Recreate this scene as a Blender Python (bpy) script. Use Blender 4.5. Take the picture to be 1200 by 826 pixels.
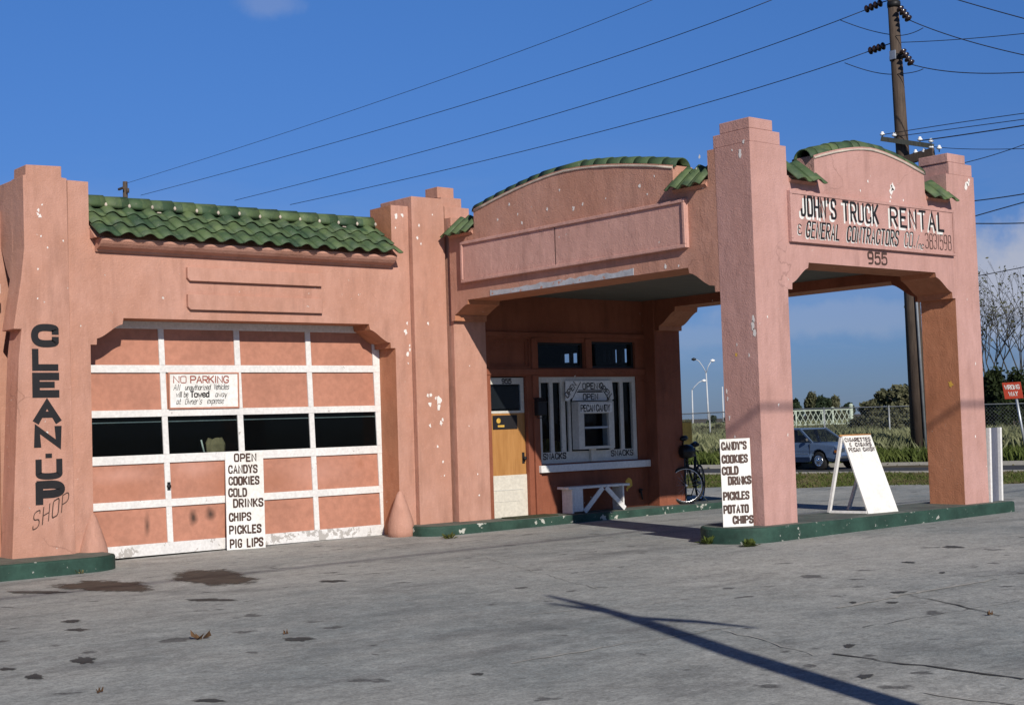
import bpy, bmesh, math, random
import numpy as np
from mathutils import Vector, Matrix

# ------------------------------------------------------------------ scene, camera, light
for o in list(bpy.data.objects):
    bpy.data.objects.remove(o)
scene = bpy.context.scene
COL = scene.collection
R = math.radians
rnd = random.Random(7)
nrs = np.random.RandomState(11)

YAW, PITCH, ROLL, EYE = 0.68994, 0.05061, 0.03175, 1.6
fw = Vector((math.sin(YAW) * math.cos(PITCH), math.cos(YAW) * math.cos(PITCH), math.sin(PITCH)))
r0 = Vector((math.cos(YAW), -math.sin(YAW), 0))
u0 = r0.cross(fw)
rt = r0 * math.cos(ROLL) - u0 * math.sin(ROLL)
up = r0 * math.sin(ROLL) + u0 * math.cos(ROLL)
cam_d = bpy.data.cameras.new('camera')
cam = bpy.data.objects.new('camera', cam_d)
COL.objects.link(cam)
m = Matrix.Identity(4)
for i in range(3):
    m[i][0], m[i][1], m[i][2] = rt[i], up[i], -fw[i]
m[2][3] = EYE
cam.matrix_world = m
cam_d.sensor_width = 36.0
cam_d.lens = 50.0
cam_d.clip_start = 0.1
cam_d.clip_end = 6000
scene.camera = cam

SUN = Vector((0.375, 1.0, -0.548)).normalized()          # the way the light travels
sl = bpy.data.lights.new('sun', 'SUN')
sl.energy = 4.6
sl.angle = R(0.5)
sl.color = (1.0, 0.93, 0.83)
so = bpy.data.objects.new('sun', sl)
COL.objects.link(so)
so.rotation_euler = SUN.to_track_quat('-Z', 'Y').to_euler()
so.location = (-5, -20, 20)

world = bpy.data.worlds.new('World')
scene.world = world
world.use_nodes = True
wt = world.node_tree
wt.nodes.clear()
W = wt.nodes.new
sky = W('ShaderNodeTexSky')
sky.sky_type = 'NISHITA'
sky.sun_disc = False
sky.sun_elevation = math.asin(-SUN.z)
sky.sun_rotation = math.atan2(-SUN.x, -SUN.y)
sky.altitude = 100
sky.air_density = 1.0
sky.dust_density = 0.3
sky.ozone_density = 3.0
bg = W('ShaderNodeBackground')
bg.inputs['Strength'].default_value = 0.085
wo = W('ShaderNodeOutputWorld')
tc = W('ShaderNodeTexCoord')
mp = W('ShaderNodeMapping')
mp.inputs['Scale'].default_value = (2.2, 2.2, 9.0)
nz = W('ShaderNodeTexNoise')
nz.inputs['Scale'].default_value = 1.6
nz.inputs['Detail'].default_value = 7
nz.inputs['Roughness'].default_value = 0.6
cr = W('ShaderNodeMapRange')
cr.inputs['From Min'].default_value = 0.42
cr.inputs['From Max'].default_value = 0.68
sx = W('ShaderNodeSeparateXYZ')
el = W('ShaderNodeMapRange')                           # clouds keep low over the horizon
el.inputs['From Min'].default_value = 0.20
el.inputs['From Max'].default_value = 0.06
el.inputs['To Min'].default_value = 0.0
el.inputs['To Max'].default_value = 0.35
mul = W('ShaderNodeMath')
mul.operation = 'MULTIPLY'
mx = W('ShaderNodeMix')
mx.data_type = 'RGBA'
mx.inputs['B'].default_value = (5.2, 5.5, 6.6, 1)
hs = W('ShaderNodeHueSaturation')
hs.inputs['Saturation'].default_value = 1.0
wt.links.new(tc.outputs['Generated'], mp.inputs['Vector'])
wt.links.new(mp.outputs['Vector'], nz.inputs['Vector'])
wt.links.new(nz.outputs['Fac'], cr.inputs['Value'])
wt.links.new(tc.outputs['Generated'], sx.inputs['Vector'])
wt.links.new(sx.outputs['Z'], el.inputs['Value'])
wt.links.new(cr.outputs['Result'], mul.inputs[0])
wt.links.new(el.outputs['Result'], mul.inputs[1])
last = mul.outputs[0]
def cloud_bank(px, py, wide, tall, amount):
    """a cloud in one part of the sky: soft lump round a direction, torn by noise"""
    global last
    d = (rt * ((px - 600) / 1666.7) - up * ((py - 413) / 1666.7) + fw).normalized()
    sb = W('ShaderNodeVectorMath'); sb.operation = 'SUBTRACT'
    sb.inputs[1].default_value = d
    sc_ = W('ShaderNodeVectorMath'); sc_.operation = 'MULTIPLY'
    sc_.inputs[1].default_value = (1 / wide, 1 / wide, 1 / tall)
    ln = W('ShaderNodeVectorMath'); ln.operation = 'LENGTH'
    n2 = W('ShaderNodeTexNoise')
    n2.inputs['Scale'].default_value = 26
    n2.inputs['Detail'].default_value = 8
    n2.inputs['Roughness'].default_value = 0.6
    ad = W('ShaderNodeMath'); ad.operation = 'MULTIPLY_ADD'
    ad.inputs[1].default_value = 1.7
    mr = W('ShaderNodeMapRange')
    mr.interpolation_type = 'SMOOTHSTEP'
    mr.inputs['From Min'].default_value = 1.95
    mr.inputs['From Max'].default_value = 1.15
    mr.inputs['To Max'].default_value = amount
    mxm = W('ShaderNodeMath'); mxm.operation = 'MAXIMUM'
    wt.links.new(tc.outputs['Generated'], sb.inputs[0])
    wt.links.new(sb.outputs[0], sc_.inputs[0])
    wt.links.new(sc_.outputs[0], ln.inputs[0])
    wt.links.new(tc.outputs['Generated'], n2.inputs['Vector'])
    wt.links.new(n2.outputs['Fac'], ad.inputs[0])
    wt.links.new(ln.outputs['Value'], ad.inputs[2])
    wt.links.new(ad.outputs[0], mr.inputs['Value'])
    wt.links.new(last, mxm.inputs[0])
    wt.links.new(mr.outputs['Result'], mxm.inputs[1])
    last = mxm.outputs[0]
cloud_bank(1205, 335, 0.095, 0.05, 0.9)
cloud_bank(1000, 372, 0.12, 0.018, 0.28)
cloud_bank(318, 6, 0.034, 0.012, 0.2)
cloud_bank(830, 395, 0.05, 0.012, 0.2)
wt.links.new(last, mx.inputs['Factor'])
tz = W('ShaderNodeMapRange')
tz.inputs['From Min'].default_value = 0.03
tz.inputs['From Max'].default_value = 0.30
tint = W('ShaderNodeMix')                              # a clear, dry autumn sky: deep blue above, still blue low down
tint.data_type = 'RGBA'
[i for i in tint.inputs if i.type == 'RGBA'][0].default_value = (0.262, 0.38, 0.745, 1)
[i for i in tint.inputs if i.type == 'RGBA'][1].default_value = (0.40, 0.69, 1.14, 1)
tm = W('ShaderNodeMix')
tm.data_type = 'RGBA'
tm.blend_type = 'MULTIPLY'
tm.inputs['Factor'].default_value = 1.0
tA, tB = [i for i in tm.inputs if i.type == 'RGBA']
tz2 = W('ShaderNodeMapRange')
tz2.inputs['From Min'].default_value = 0.30
tz2.inputs['From Max'].default_value = 0.85
tint2 = W('ShaderNodeMix')
tint2.data_type = 'RGBA'
ti = [i for i in tint2.inputs if i.type == 'RGBA']
ti[1].default_value = (0.12, 0.16, 0.23, 1)
wt.links.new(sx.outputs['Z'], tz2.inputs['Value'])
wt.links.new(tz2.outputs['Result'], tint2.inputs['Factor'])
wt.links.new([o for o in tint.outputs if o.type == 'RGBA'][0], ti[0])
wt.links.new(sx.outputs['Z'], tz.inputs['Value'])
wt.links.new(tz.outputs['Result'], tint.inputs['Factor'])
wt.links.new(sky.outputs['Color'], hs.inputs['Color'])
wt.links.new(hs.outputs['Color'], tA)
wt.links.new([o for o in tint2.outputs if o.type == 'RGBA'][0], tB)
wt.links.new([o for o in tm.outputs if o.type == 'RGBA'][0], mx.inputs['A'])
wt.links.new(mx.outputs['Result'], bg.inputs['Color'])
wt.links.new(bg.outputs['Background'], wo.inputs['Surface'])

scene.view_settings.view_transform = 'Standard'
scene.view_settings.look = 'None'
scene.view_settings.exposure = 0.0
scene.view_settings.gamma = 1.0
scene.view_settings.use_curve_mapping = False

# ------------------------------------------------------------------ materials
def new_mat(name):
    m = bpy.data.materials.new(name)
    m.use_nodes = True
    nt = m.node_tree
    nt.nodes.clear()
    out = nt.nodes.new('ShaderNodeOutputMaterial')
    p = nt.nodes.new('ShaderNodeBsdfPrincipled')
    nt.links.new(p.outputs[0], out.inputs[0])
    return m, nt, p

def node(nt, typ, **kw):
    n = nt.nodes.new(typ)
    for k, v in kw.items():
        if k in n.inputs.keys():
            n.inputs[k].default_value = v
        else:
            setattr(n, k, v)
    return n

def noise(nt, scale, detail=4, rough=0.55, stretch=None, off=(0, 0, 0)):
    g = nt.nodes.new('ShaderNodeNewGeometry')
    mpn = nt.nodes.new('ShaderNodeMapping')
    mpn.inputs['Location'].default_value = off
    if stretch:
        mpn.inputs['Scale'].default_value = stretch
    n = nt.nodes.new('ShaderNodeTexNoise')
    n.inputs['Scale'].default_value = scale
    n.inputs['Detail'].default_value = detail
    n.inputs['Roughness'].default_value = rough
    nt.links.new(g.outputs['Position'], mpn.inputs['Vector'])
    nt.links.new(mpn.outputs['Vector'], n.inputs['Vector'])
    return n.outputs['Fac']

def ramp(nt, src, a, b, lo=0.0, hi=1.0):
    n = nt.nodes.new('ShaderNodeMapRange')
    n.inputs['From Min'].default_value = a
    n.inputs['From Max'].default_value = b
    n.inputs['To Min'].default_value = lo
    n.inputs['To Max'].default_value = hi
    nt.links.new(src, n.inputs['Value'])
    return n.outputs['Result']

def mixc(nt, fac, a, b, mode='MIX'):
    n = nt.nodes.new('ShaderNodeMix')
    n.data_type = 'RGBA'
    n.blend_type = mode
    for s, v in (('Factor', fac), ('A', a), ('B', b)):
        if hasattr(v, 'is_linked') or hasattr(v, 'links'):
            nt.links.new(v, n.inputs[s] if s == 'Factor' else [i for i in n.inputs if i.name == s and i.type == 'RGBA'][0])
        elif s == 'Factor':
            n.inputs['Factor'].default_value = v
        else:
            [i for i in n.inputs if i.name == s and i.type == 'RGBA'][0].default_value = (v[0], v[1], v[2], 1)
    return [o for o in n.outputs if o.type == 'RGBA'][0]

def mathn(nt, op, a, b):
    n = nt.nodes.new('ShaderNodeMath')
    n.operation = op
    for i, v in enumerate((a, b)):
        if hasattr(v, 'links'):
            nt.links.new(v, n.inputs[i])
        else:
            n.inputs[i].default_value = v
    return n.outputs[0]

def bump(nt, p, src, strength, dist=0.01):
    b = nt.nodes.new('ShaderNodeBump')
    b.inputs['Strength'].default_value = strength
    b.inputs['Distance'].default_value = dist
    nt.links.new(src, b.inputs['Height'])
    nt.links.new(b.outputs[0], p.inputs['Normal'])

def paint(name, col, rough=0.6, var=0.18, scale=3.0, dark=None, bumps=0.15, bscale=40, metal=0.0, spec=0.3, chip=None, chip_at=0.66, chip_scale=9, stretch=None):
    m, nt, p = new_mat(name)
    c2 = dark or tuple(c * (1 - var * 2) for c in col)
    f = ramp(nt, noise(nt, scale, 5, 0.6, stretch), 0.3, 0.7)
    c = mixc(nt, f, c2, tuple(min(1, x * (1 + var * 0.4)) for x in col))
    f2 = ramp(nt, noise(nt, scale * 9, 3, 0.6, stretch, (3, 1, 2)), 0.35, 0.65, 0.9, 1.06)
    v = nt.nodes.new('ShaderNodeCombineColor')
    for i in range(3):
        nt.links.new(f2, v.inputs[i])
    c = mixc(nt, 1.0, c, v.outputs[0], 'MULTIPLY')
    if chip:
        k = ramp(nt, noise(nt, chip_scale, 6, 0.65, None, (7, 3, 5)), chip_at, chip_at + 0.015)
        c = mixc(nt, k, c, chip)
    nt.links.new(c, p.inputs['Base Color'])
    p.inputs['Roughness'].default_value = rough
    p.inputs['Metallic'].default_value = metal
    p.inputs['Specular IOR Level'].default_value = spec
    if bumps:
        bump(nt, p, noise(nt, bscale, 3), bumps, 0.004)
    return m

def stucco(name, col, dark, chips=0.735):
    m, nt, p = new_mat(name)
    c = mixc(nt, ramp(nt, noise(nt, 0.9, 6, 0.62), 0.34, 0.68), dark, col)
    # trowel mottling and rain runs
    c = mixc(nt, ramp(nt, noise(nt, 7, 5, 0.65, (1, 1, 0.35), (4, 2, 1)), 0.40, 0.74, 0, 0.45), c, tuple(x * 0.72 for x in dark))
    c = mixc(nt, ramp(nt, noise(nt, 28, 4, 0.7, None, (2, 9, 1)), 0.56, 0.72, 0, 0.35), c, tuple(min(1, x * 1.25) for x in col))
    c = mixc(nt, ramp(nt, noise(nt, 3.1, 5, 0.6, (1, 1, 0.22), (9, 4, 6)), 0.55, 0.72, 0, 0.5), c, tuple(x * 0.6 for x in dark))
    # hairline cracks
    g2 = nt.nodes.new('ShaderNodeNewGeometry')
    wn = nt.nodes.new('ShaderNodeTexNoise')
    wn.inputs['Scale'].default_value = 2.2
    wn.inputs['Detail'].default_value = 6
    ws = nt.nodes.new('ShaderNodeVectorMath'); ws.operation = 'MULTIPLY_ADD'
    ws.inputs[1].default_value = (0.5, 0.5, 0.5)
    vo = nt.nodes.new('ShaderNodeTexVoronoi')
    vo.feature = 'DISTANCE_TO_EDGE'
    vo.inputs['Scale'].default_value = 0.62
    nt.links.new(g2.outputs['Position'], wn.inputs['Vector'])
    nt.links.new(wn.outputs['Color'], ws.inputs[0])
    nt.links.new(g2.outputs['Position'], ws.inputs[2])
    nt.links.new(ws.outputs[0], vo.inputs['Vector'])
    ck = mathn(nt, 'MULTIPLY', ramp(nt, vo.outputs['Distance'], 0.006, 0.0015, 0, 0.42), ramp(nt, noise(nt, 0.8, 3, 0.5, None, (6, 2, 9)), 0.54, 0.62))
    c = mixc(nt, ck, c, tuple(x * 0.4 for x in dark))
    # long grey runs where rain comes off the tops
    c = mixc(nt, ramp(nt, noise(nt, 5.5, 6, 0.62, (1, 1, 0.10), (3, 6, 2)), 0.56, 0.70, 0, 0.32), c, tuple(x * 0.55 for x in col))
    # small spots where the paint has come off
    k = mathn(nt, 'MULTIPLY', ramp(nt, noise(nt, 13, 3, 0.5, None, (5, 5, 5)), chips, chips + 0.012), ramp(nt, noise(nt, 0.7, 2, 0.5, None, (1, 8, 3)), 0.46, 0.56))
    c = mixc(nt, k, c, (0.62, 0.55, 0.50))
    nt.links.new(c, p.inputs['Base Color'])
    p.inputs['Roughness'].default_value = 0.82
    p.inputs['Specular IOR Level'].default_value = 0.2
    h = mathn(nt, 'ADD', noise(nt, 55, 4, 0.6), mathn(nt, 'MULTIPLY', noise(nt, 5, 3, 0.5), 1.6))
    h = mathn(nt, 'SUBTRACT', h, mathn(nt, 'MULTIPLY', k, 0.6))
    bump(nt, p, h, 0.6, 0.014)
    return m

def glass(name, tint=(0.9, 0.95, 1.0), trans=0.8, rough=0.02):
    m, nt, p = new_mat(name)
    p.inputs['Base Color'].default_value = (0.01, 0.012, 0.014, 1)
    p.inputs['Roughness'].default_value = rough
    p.inputs['Specular IOR Level'].default_value = 0.5
    t = nt.nodes.new('ShaderNodeBsdfTransparent')
    t.inputs[0].default_value = (tint[0], tint[1], tint[2], 1)
    mxs = nt.nodes.new('ShaderNodeMixShader')
    mxs.inputs[0].default_value = trans
    nt.links.new(p.outputs[0], mxs.inputs[1])
    nt.links.new(t.outputs[0], mxs.inputs[2])
    nt.links.new(mxs.outputs[0], [n for n in nt.nodes if n.type == 'OUTPUT_MATERIAL'][0].inputs[0])
    return m

def pavement_mat():
    m, nt, p = new_mat('worn_concrete')
    big = ramp(nt, noise(nt, 0.16, 6, 0.6), 0.38, 0.62)
    c = mixc(nt, big, (0.232, 0.256, 0.258), (0.395, 0.395, 0.372))
    mid = ramp(nt, noise(nt, 0.9, 7, 0.68, (1, 1.6, 1), (3, 7, 0)), 0.36, 0.66)
    c = mixc(nt, mathn(nt, 'MULTIPLY', mid, 0.55), c, (0.385, 0.39, 0.375))
    drk = ramp(nt, noise(nt, 0.55, 6, 0.66, (0.8, 1.3, 1), (11, 2, 0)), 0.54, 0.72, 0, 0.62)
    c = mixc(nt, drk, c, (0.125, 0.134, 0.138))
    tyre = ramp(nt, noise(nt, 1.3, 5, 0.6, (0.35, 1.5, 1), (2, 2, 0)), 0.56, 0.7, 0, 0.4)
    c = mixc(nt, tyre, c, (0.13, 0.13, 0.132))
    spots = ramp(nt, noise(nt, 2.6, 4, 0.5, (1, 1, 1), (8, 1, 0)), 0.66, 0.70, 0, 0.75)
    c = mixc(nt, spots, c, (0.075, 0.075, 0.077))
    for sc_, of_, lo_, hi_ in ((14, (5, 9, 0), 0.74, 1.24), (4.5, (2, 7, 0), 0.82, 1.17), (1.3, (1, 4, 0), 0.86, 1.13)):
        md = ramp(nt, noise(nt, sc_, 9, 0.8, (0.85, 1.1, 1), of_), 0.34, 0.66, lo_, hi_)
        vv = nt.nodes.new('ShaderNodeCombineColor')
        for i in range(3):
            nt.links.new(md, vv.inputs[i])
        c = mixc(nt, 1.0, c, vv.outputs[0], 'MULTIPLY')
    fine = ramp(nt, noise(nt, 42, 5, 0.75), 0.3, 0.7, 0.66, 1.32)
    v = nt.nodes.new('ShaderNodeCombineColor')
    for i in range(3):
        nt.links.new(fine, v.inputs[i])
    c = mixc(nt, 1.0, c, v.outputs[0], 'MULTIPLY')
    agg = ramp(nt, noise(nt, 85, 2, 0.5, None, (1, 1, 4)), 0.66, 0.72, 0, 0.5)
    c = mixc(nt, agg, c, (0.52, 0.50, 0.47))
    nt.links.new(c, p.inputs['Base Color'])
    p.inputs['Roughness'].default_value = 0.88
    p.inputs['Specular IOR Level'].default_value = 0.25
    h = mathn(nt, 'ADD', noise(nt, 34, 5, 0.7), mathn(nt, 'MULTIPLY', noise(nt, 3, 4, 0.6), 1.2))
    bump(nt, p, h, 0.5, 0.012)
    return m

def leafy(name, a, b, scale=0.6, rough=0.7, sub=0.25):
    m, nt, p = new_mat(name)
    at = nt.nodes.new('ShaderNodeAttribute')
    at.attribute_name = 'tone'
    f = mathn(nt, 'ADD', mathn(nt, 'MULTIPLY', ramp(nt, noise(nt, scale, 3, 0.5), 0.3, 0.7), 0.5), mathn(nt, 'MULTIPLY', at.outputs['Fac'], 0.5))
    c = mixc(nt, f, a, b)
    nt.links.new(c, p.inputs['Base Color'])
    p.inputs['Roughness'].default_value = rough
    p.inputs['Specular IOR Level'].default_value = 0.2
    tr = nt.nodes.new('ShaderNodeBsdfTranslucent')
    nt.links.new(c, tr.inputs[0])
    mxs = nt.nodes.new('ShaderNodeMixShader')
    mxs.inputs[0].default_value = sub
    nt.links.new(p.outputs[0], mxs.inputs[1])
    nt.links.new(tr.outputs[0], mxs.inputs[2])
    nt.links.new(mxs.outputs[0], [n for n in nt.nodes if n.type == 'OUTPUT_MATERIAL'][0].inputs[0])
    return m

def tile_mat():
    m, nt, p = new_mat('green_glazed_tile')
    g = nt.nodes.new('ShaderNodeNewGeometry')
    sn = nt.nodes.new('ShaderNodeVectorMath')
    sn.operation = 'SNAP'
    sn.inputs[1].default_value = (0.3195, 50.0, 0.2267)
    ad = nt.nodes.new('ShaderNodeVectorMath')
    ad.operation = 'ADD'
    ad.inputs[1].default_value = (-8.03 + 3.195, 0, -4.36 + 0.02)
    wn = nt.nodes.new('ShaderNodeTexWhiteNoise')
    nt.links.new(g.outputs['Position'], ad.inputs[0])
    nt.links.new(ad.outputs[0], sn.inputs[0])
    nt.links.new(sn.outputs[0], wn.inputs[0])
    c = mixc(nt, wn.outputs['Value'], (0.046, 0.086, 0.042), (0.112, 0.158, 0.068))
    c = mixc(nt, ramp(nt, noise(nt, 4, 5, 0.6), 0.42, 0.66, 0, 0.65), c, (0.026, 0.050, 0.040))
    c = mixc(nt, ramp(nt, noise(nt, 22, 4, 0.6, None, (3, 3, 3)), 0.58, 0.7, 0, 0.45), c, (0.17, 0.175, 0.12))
    nt.links.new(c, p.inputs['Base Color'])
    p.inputs['Roughness'].default_value = 0.6
    p.inputs['Specular IOR Level'].default_value = 0.22
    bump(nt, p, noise(nt, 30, 3), 0.2, 0.006)
    return m

def wood_mat(name, a, b, rough=0.6, vert=True):
    m, nt, p = new_mat(name)
    st = (9, 9, 0.7) if vert else (0.7, 9, 9)
    c = mixc(nt, ramp(nt, noise(nt, 2.4, 6, 0.65, st), 0.32, 0.68), a, b)
    c = mixc(nt, ramp(nt, noise(nt, 1.2, 4, 0.6, None, (4, 4, 1)), 0.4, 0.75, 0, 0.35), c, tuple(x * 0.55 for x in a))
    nt.links.new(c, p.inputs['Base Color'])
    p.inputs['Roughness'].default_value = rough
    bump(nt, p, noise(nt, 5, 5, 0.6, st), 0.25, 0.005)
    return m

M = {}
M['stucco'] = stucco('pink_stucco', (0.525, 0.292, 0.226), (0.460, 0.236, 0.168))
M['stucco_front'] = stucco('pale_pink_stucco', (0.525, 0.310, 0.278), (0.465, 0.262, 0.225))
M['stucco_in'] = stucco('canopy_shade_stucco', (0.30, 0.105, 0.060), (0.22, 0.072, 0.041), 0.74)  # the salmon stucco darkened, canopy shade put into its colour
M['door_panel'] = paint('salmon_door_panel', (0.47, 0.215, 0.145), 0.7, 0.09, 1.3)
def soot(m, spots):
    nt = m.node_tree
    p = [n for n in nt.nodes if n.type == 'BSDF_PRINCIPLED'][0]
    src = p.inputs['Base Color'].links[0].from_socket
    g_ = nt.nodes.new('ShaderNodeNewGeometry')
    wob = nt.nodes.new('ShaderNodeTexNoise')
    wob.inputs['Scale'].default_value = 9
    nt.links.new(g_.outputs['Position'], wob.inputs['Vector'])
    for x, z, rx, rz, col, k in spots:
        mp_ = nt.nodes.new('ShaderNodeMapping')
        mp_.vector_type = 'POINT'
        mp_.inputs['Location'].default_value = (-x / rx, 0, -z / rz)
        mp_.inputs['Scale'].default_value = (1 / rx, 0.0, 1 / rz)
        nt.links.new(g_.outputs['Position'], mp_.inputs['Vector'])
        ln = nt.nodes.new('ShaderNodeVectorMath')
        ln.operation = 'LENGTH'
        nt.links.new(mp_.outputs['Vector'], ln.inputs[0])
        d = mathn(nt, 'ADD', ln.outputs['Value'], mathn(nt, 'MULTIPLY', wob.outputs['Fac'], 0.7))
        src = mixc(nt, ramp(nt, d, 1.35, 0.45, 0, k), src, col)
    nt.links.new(src, p.inputs['Base Color'])
SOOT, FADE, BROWN = (0.035, 0.025, 0.02), (0.56, 0.30, 0.235), (0.36, 0.15, 0.09)
soot(M['door_panel'], [(9.05, 0.30, 0.06, 0.20, SOOT, .75), (9.78, 0.38, 0.09, 0.14, SOOT, .9), (10.06, 0.41, 0.11, 0.13, SOOT, .9),
     (8.6, 1.05, .7, .16, FADE, .55), (9.8, 1.12, .45, .2, FADE, .6), (11.9, .95, .9, .3, FADE, .4), (12.75, 1.05, .1, .1, BROWN, .7), (8.75, .82, .5, .22, BROWN, .5), (10.3, .85, .5, .25, BROWN, .6), (11.2, .85, .5, .25, BROWN, .6), (10.75, .3, .1, .14, SOOT, .4)])
M['white'] = paint('weathered_white_paint', (0.74, 0.73, 0.71), 0.6, 0.05, 2.5, chip=(0.35, 0.32, 0.30), chip_at=0.68)
M['white_worn'] = paint('chipped_white_paint', (0.70, 0.69, 0.68), 0.65, 0.07, 2.5, chip=(0.40, 0.38, 0.36), chip_at=0.575, chip_scale=7)
M['white_board'] = paint('white_sign_board', (0.79, 0.79, 0.77), 0.55, 0.04, 2.0, dark=(0.68, 0.66, 0.61), bumps=0.05)
M['cream'] = paint('cream_paint', (0.66, 0.62, 0.53), 0.6, 0.05, 2.5)
M['off_white'] = paint('grey_white_paint', (0.62, 0.60, 0.54), 0.65, 0.06, 3.0, chip=(0.2, 0.18, 0.16), chip_at=0.7)
M['black'] = paint('black_sign_paint', (0.016, 0.015, 0.017), 0.6, 0.1, 4, bumps=0.05)
M['brown_ink'] = paint('dark_brown_sign_paint', (0.075, 0.043, 0.034), 0.6, 0.12, 6, bumps=0.05)
M['red_ink'] = paint('faded_red_sign_paint', (0.32, 0.075, 0.05), 0.6, 0.15, 6, bumps=0.05)
M['green_kerb'] = paint('green_kerb_paint', (0.030, 0.074, 0.056), 0.75, 0.25, 2.2, chip=(0.36, 0.36, 0.33), chip_at=0.645, chip_scale=9, bumps=0.3)
M['green_kerb_worn'] = paint('worn_green_kerb_paint', (0.034, 0.078, 0.058), 0.75, 0.25, 2.2, chip=(0.45, 0.45, 0.40), chip_at=0.60, chip_scale=4.5, bumps=0.3)
M['kerb_top'] = paint('worn_kerb_top', (0.15, 0.165, 0.145), 0.8, 0.22, 3, chip=(0.07, 0.12, 0.09), chip_at=0.58, bumps=0.3)
M['pavement'] = pavement_mat()
M['asphalt'] = paint('road_asphalt', (0.060, 0.062, 0.068), 0.85, 0.15, 0.8, bumps=0.3)
M['kerb_stone'] = paint('pale_kerb_concrete', (0.34, 0.33, 0.30), 0.85, 0.1, 2, bumps=0.3)
M['soil'] = paint('dry_soil', (0.115, 0.095, 0.06), 0.95, 0.25, 0.5, bumps=0.4)
M['crack'] = paint('dirt_filled_crack', (0.075, 0.072, 0.066), 0.95, 0.2, 6, bumps=0)
M['joint'] = paint('pale_joint_filler', (0.44, 0.43, 0.40), 0.9, 0.15, 5, bumps=0.2)
M['oil'] = paint('dark_oil_stain', (0.055, 0.056, 0.054), 0.75, 0.25, 4, bumps=0.2)
M['rust_stain'] = paint('brown_damp_stain', (0.062, 0.046, 0.034), 0.75, 0.3, 5, bumps=0.3)
M['tile'] = tile_mat()
M['mortar'] = paint('pale_mortar', (0.58, 0.50, 0.42), 0.85, 0.2, 6)
M['plaster'] = paint('bare_white_plaster', (0.80, 0.76, 0.72), 0.85, 0.06, 6)
M['yellow'] = paint('yellow_paint', (0.72, 0.44, 0.08), 0.6, 0.15, 4)
M['plywood'] = wood_mat('orange_plywood', (0.36, 0.165, 0.045), (0.47, 0.235, 0.075), 0.5)
M['glass'] = glass('window_glass', trans=0.82)
M['garage_glass'] = glass('dark_garage_glass', (0.85, 0.92, 0.9), trans=0.86, rough=0.05)
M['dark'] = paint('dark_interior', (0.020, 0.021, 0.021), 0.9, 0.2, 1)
M['ceiling'] = paint('grey_green_ceiling', (0.135, 0.132, 0.112), 0.8, 0.12, 2, stretch=(1, 6, 1))
M['metal_grey'] = paint('galvanised_steel', (0.42, 0.45, 0.48), 0.45, 0.12, 4, metal=0.6)
M['flash'] = paint('peeling_grey_flashing', (0.46, 0.49, 0.54), 0.6, 0.15, 8, chip=(0.45, 0.22, 0.16), chip_at=0.6, chip_scale=12)
M['iron'] = paint('black_iron', (0.018, 0.018, 0.02), 0.5, 0.1, 5)
M['rubber'] = paint('black_rubber', (0.02, 0.02, 0.021), 0.8, 0.1, 8)
M['bag'] = paint('black_vinyl_bag', (0.014, 0.014, 0.017), 0.35, 0.1, 8)
M['chrome'] = paint('bright_metal', (0.7, 0.71, 0.73), 0.25, 0.05, 8, metal=1.0, bumps=0)
M['car'] = paint('blue_grey_car_paint', (0.092, 0.138, 0.228), 0.35, 0.05, 3, bumps=0, spec=0.4)
M['car_glass'] = glass('car_glass', trans=0.38, rough=0.02)
M['tan'] = paint('tan_upholstery', (0.10, 0.085, 0.07), 0.8)
M['amber'] = paint('amber_lens', (0.5, 0.16, 0.02), 0.3, bumps=0)
M['pole'] = wood_mat('creosoted_pole_wood', (0.045, 0.030, 0.022), (0.105, 0.075, 0.055), 0.85)
M['arm'] = wood_mat('grey_green_arm_wood', (0.06, 0.065, 0.055), (0.12, 0.125, 0.10), 0.85)
M['porcelain'] = paint('white_porcelain', (0.82, 0.84, 0.86), 0.2, 0.03, 5, bumps=0)
M['brown_porcelain'] = paint('brown_glazed_porcelain', (0.026, 0.014, 0.013), 0.25, 0.1, 5, bumps=0, spec=0.6)
M['wire'] = paint('dark_wire', (0.03, 0.03, 0.035), 0.6, 0.1, 5, bumps=0)
M['fence'] = paint('galvanised_fence_wire', (0.30, 0.32, 0.33), 0.5, 0.1, 5, metal=0.3, bumps=0)
M['lattice'] = paint('pale_green_lattice', (0.46, 0.53, 0.43), 0.6, 0.1, 3)
M['sign_red'] = paint('faded_sign_red', (0.48, 0.060, 0.028), 0.5, 0.12, 3)
M['lamp_post'] = paint('pale_steel_post', (0.52, 0.55, 0.58), 0.5, 0.08, 3)
M['bark'] = wood_mat('grey_bark', (0.06, 0.05, 0.042), (0.13, 0.11, 0.09), 0.9)
M['leaf_dark'] = leafy('dark_leaf', (0.018, 0.034, 0.020), (0.055, 0.078, 0.040))
M['leaf_olive'] = leafy('olive_leaf', (0.070, 0.080, 0.042), (0.165, 0.160, 0.090))
M['leaf_yellow'] = leafy('yellow_green_leaf', (0.06, 0.075, 0.02), (0.14, 0.14, 0.04))
M['grass_green'] = leafy('green_grass', (0.055, 0.085, 0.018), (0.14, 0.175, 0.045), 1.2)
M['grass_dry'] = leafy('dry_grass', (0.09, 0.085, 0.035), (0.24, 0.21, 0.11), 1.2)
M['weeds'] = leafy('tall_weeds', (0.13, 0.155, 0.075), (0.345, 0.355, 0.20), 0.35)
M['hedge'] = leafy('hedge_leaf', (0.008, 0.016, 0.006), (0.045, 0.062, 0.020), 0.8)
M['dead_leaf'] = paint('dead_leaf', (0.16, 0.09, 0.045), 0.9, 0.25, 20, bumps=0)
M['paper_bag'] = paint('brown_paper', (0.32, 0.235, 0.14), 0.85, 0.15, 9)
M['mat'] = paint('green_door_mat', (0.05, 0.06, 0.03), 0.95, 0.25, 9, bumps=0.5)
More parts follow.
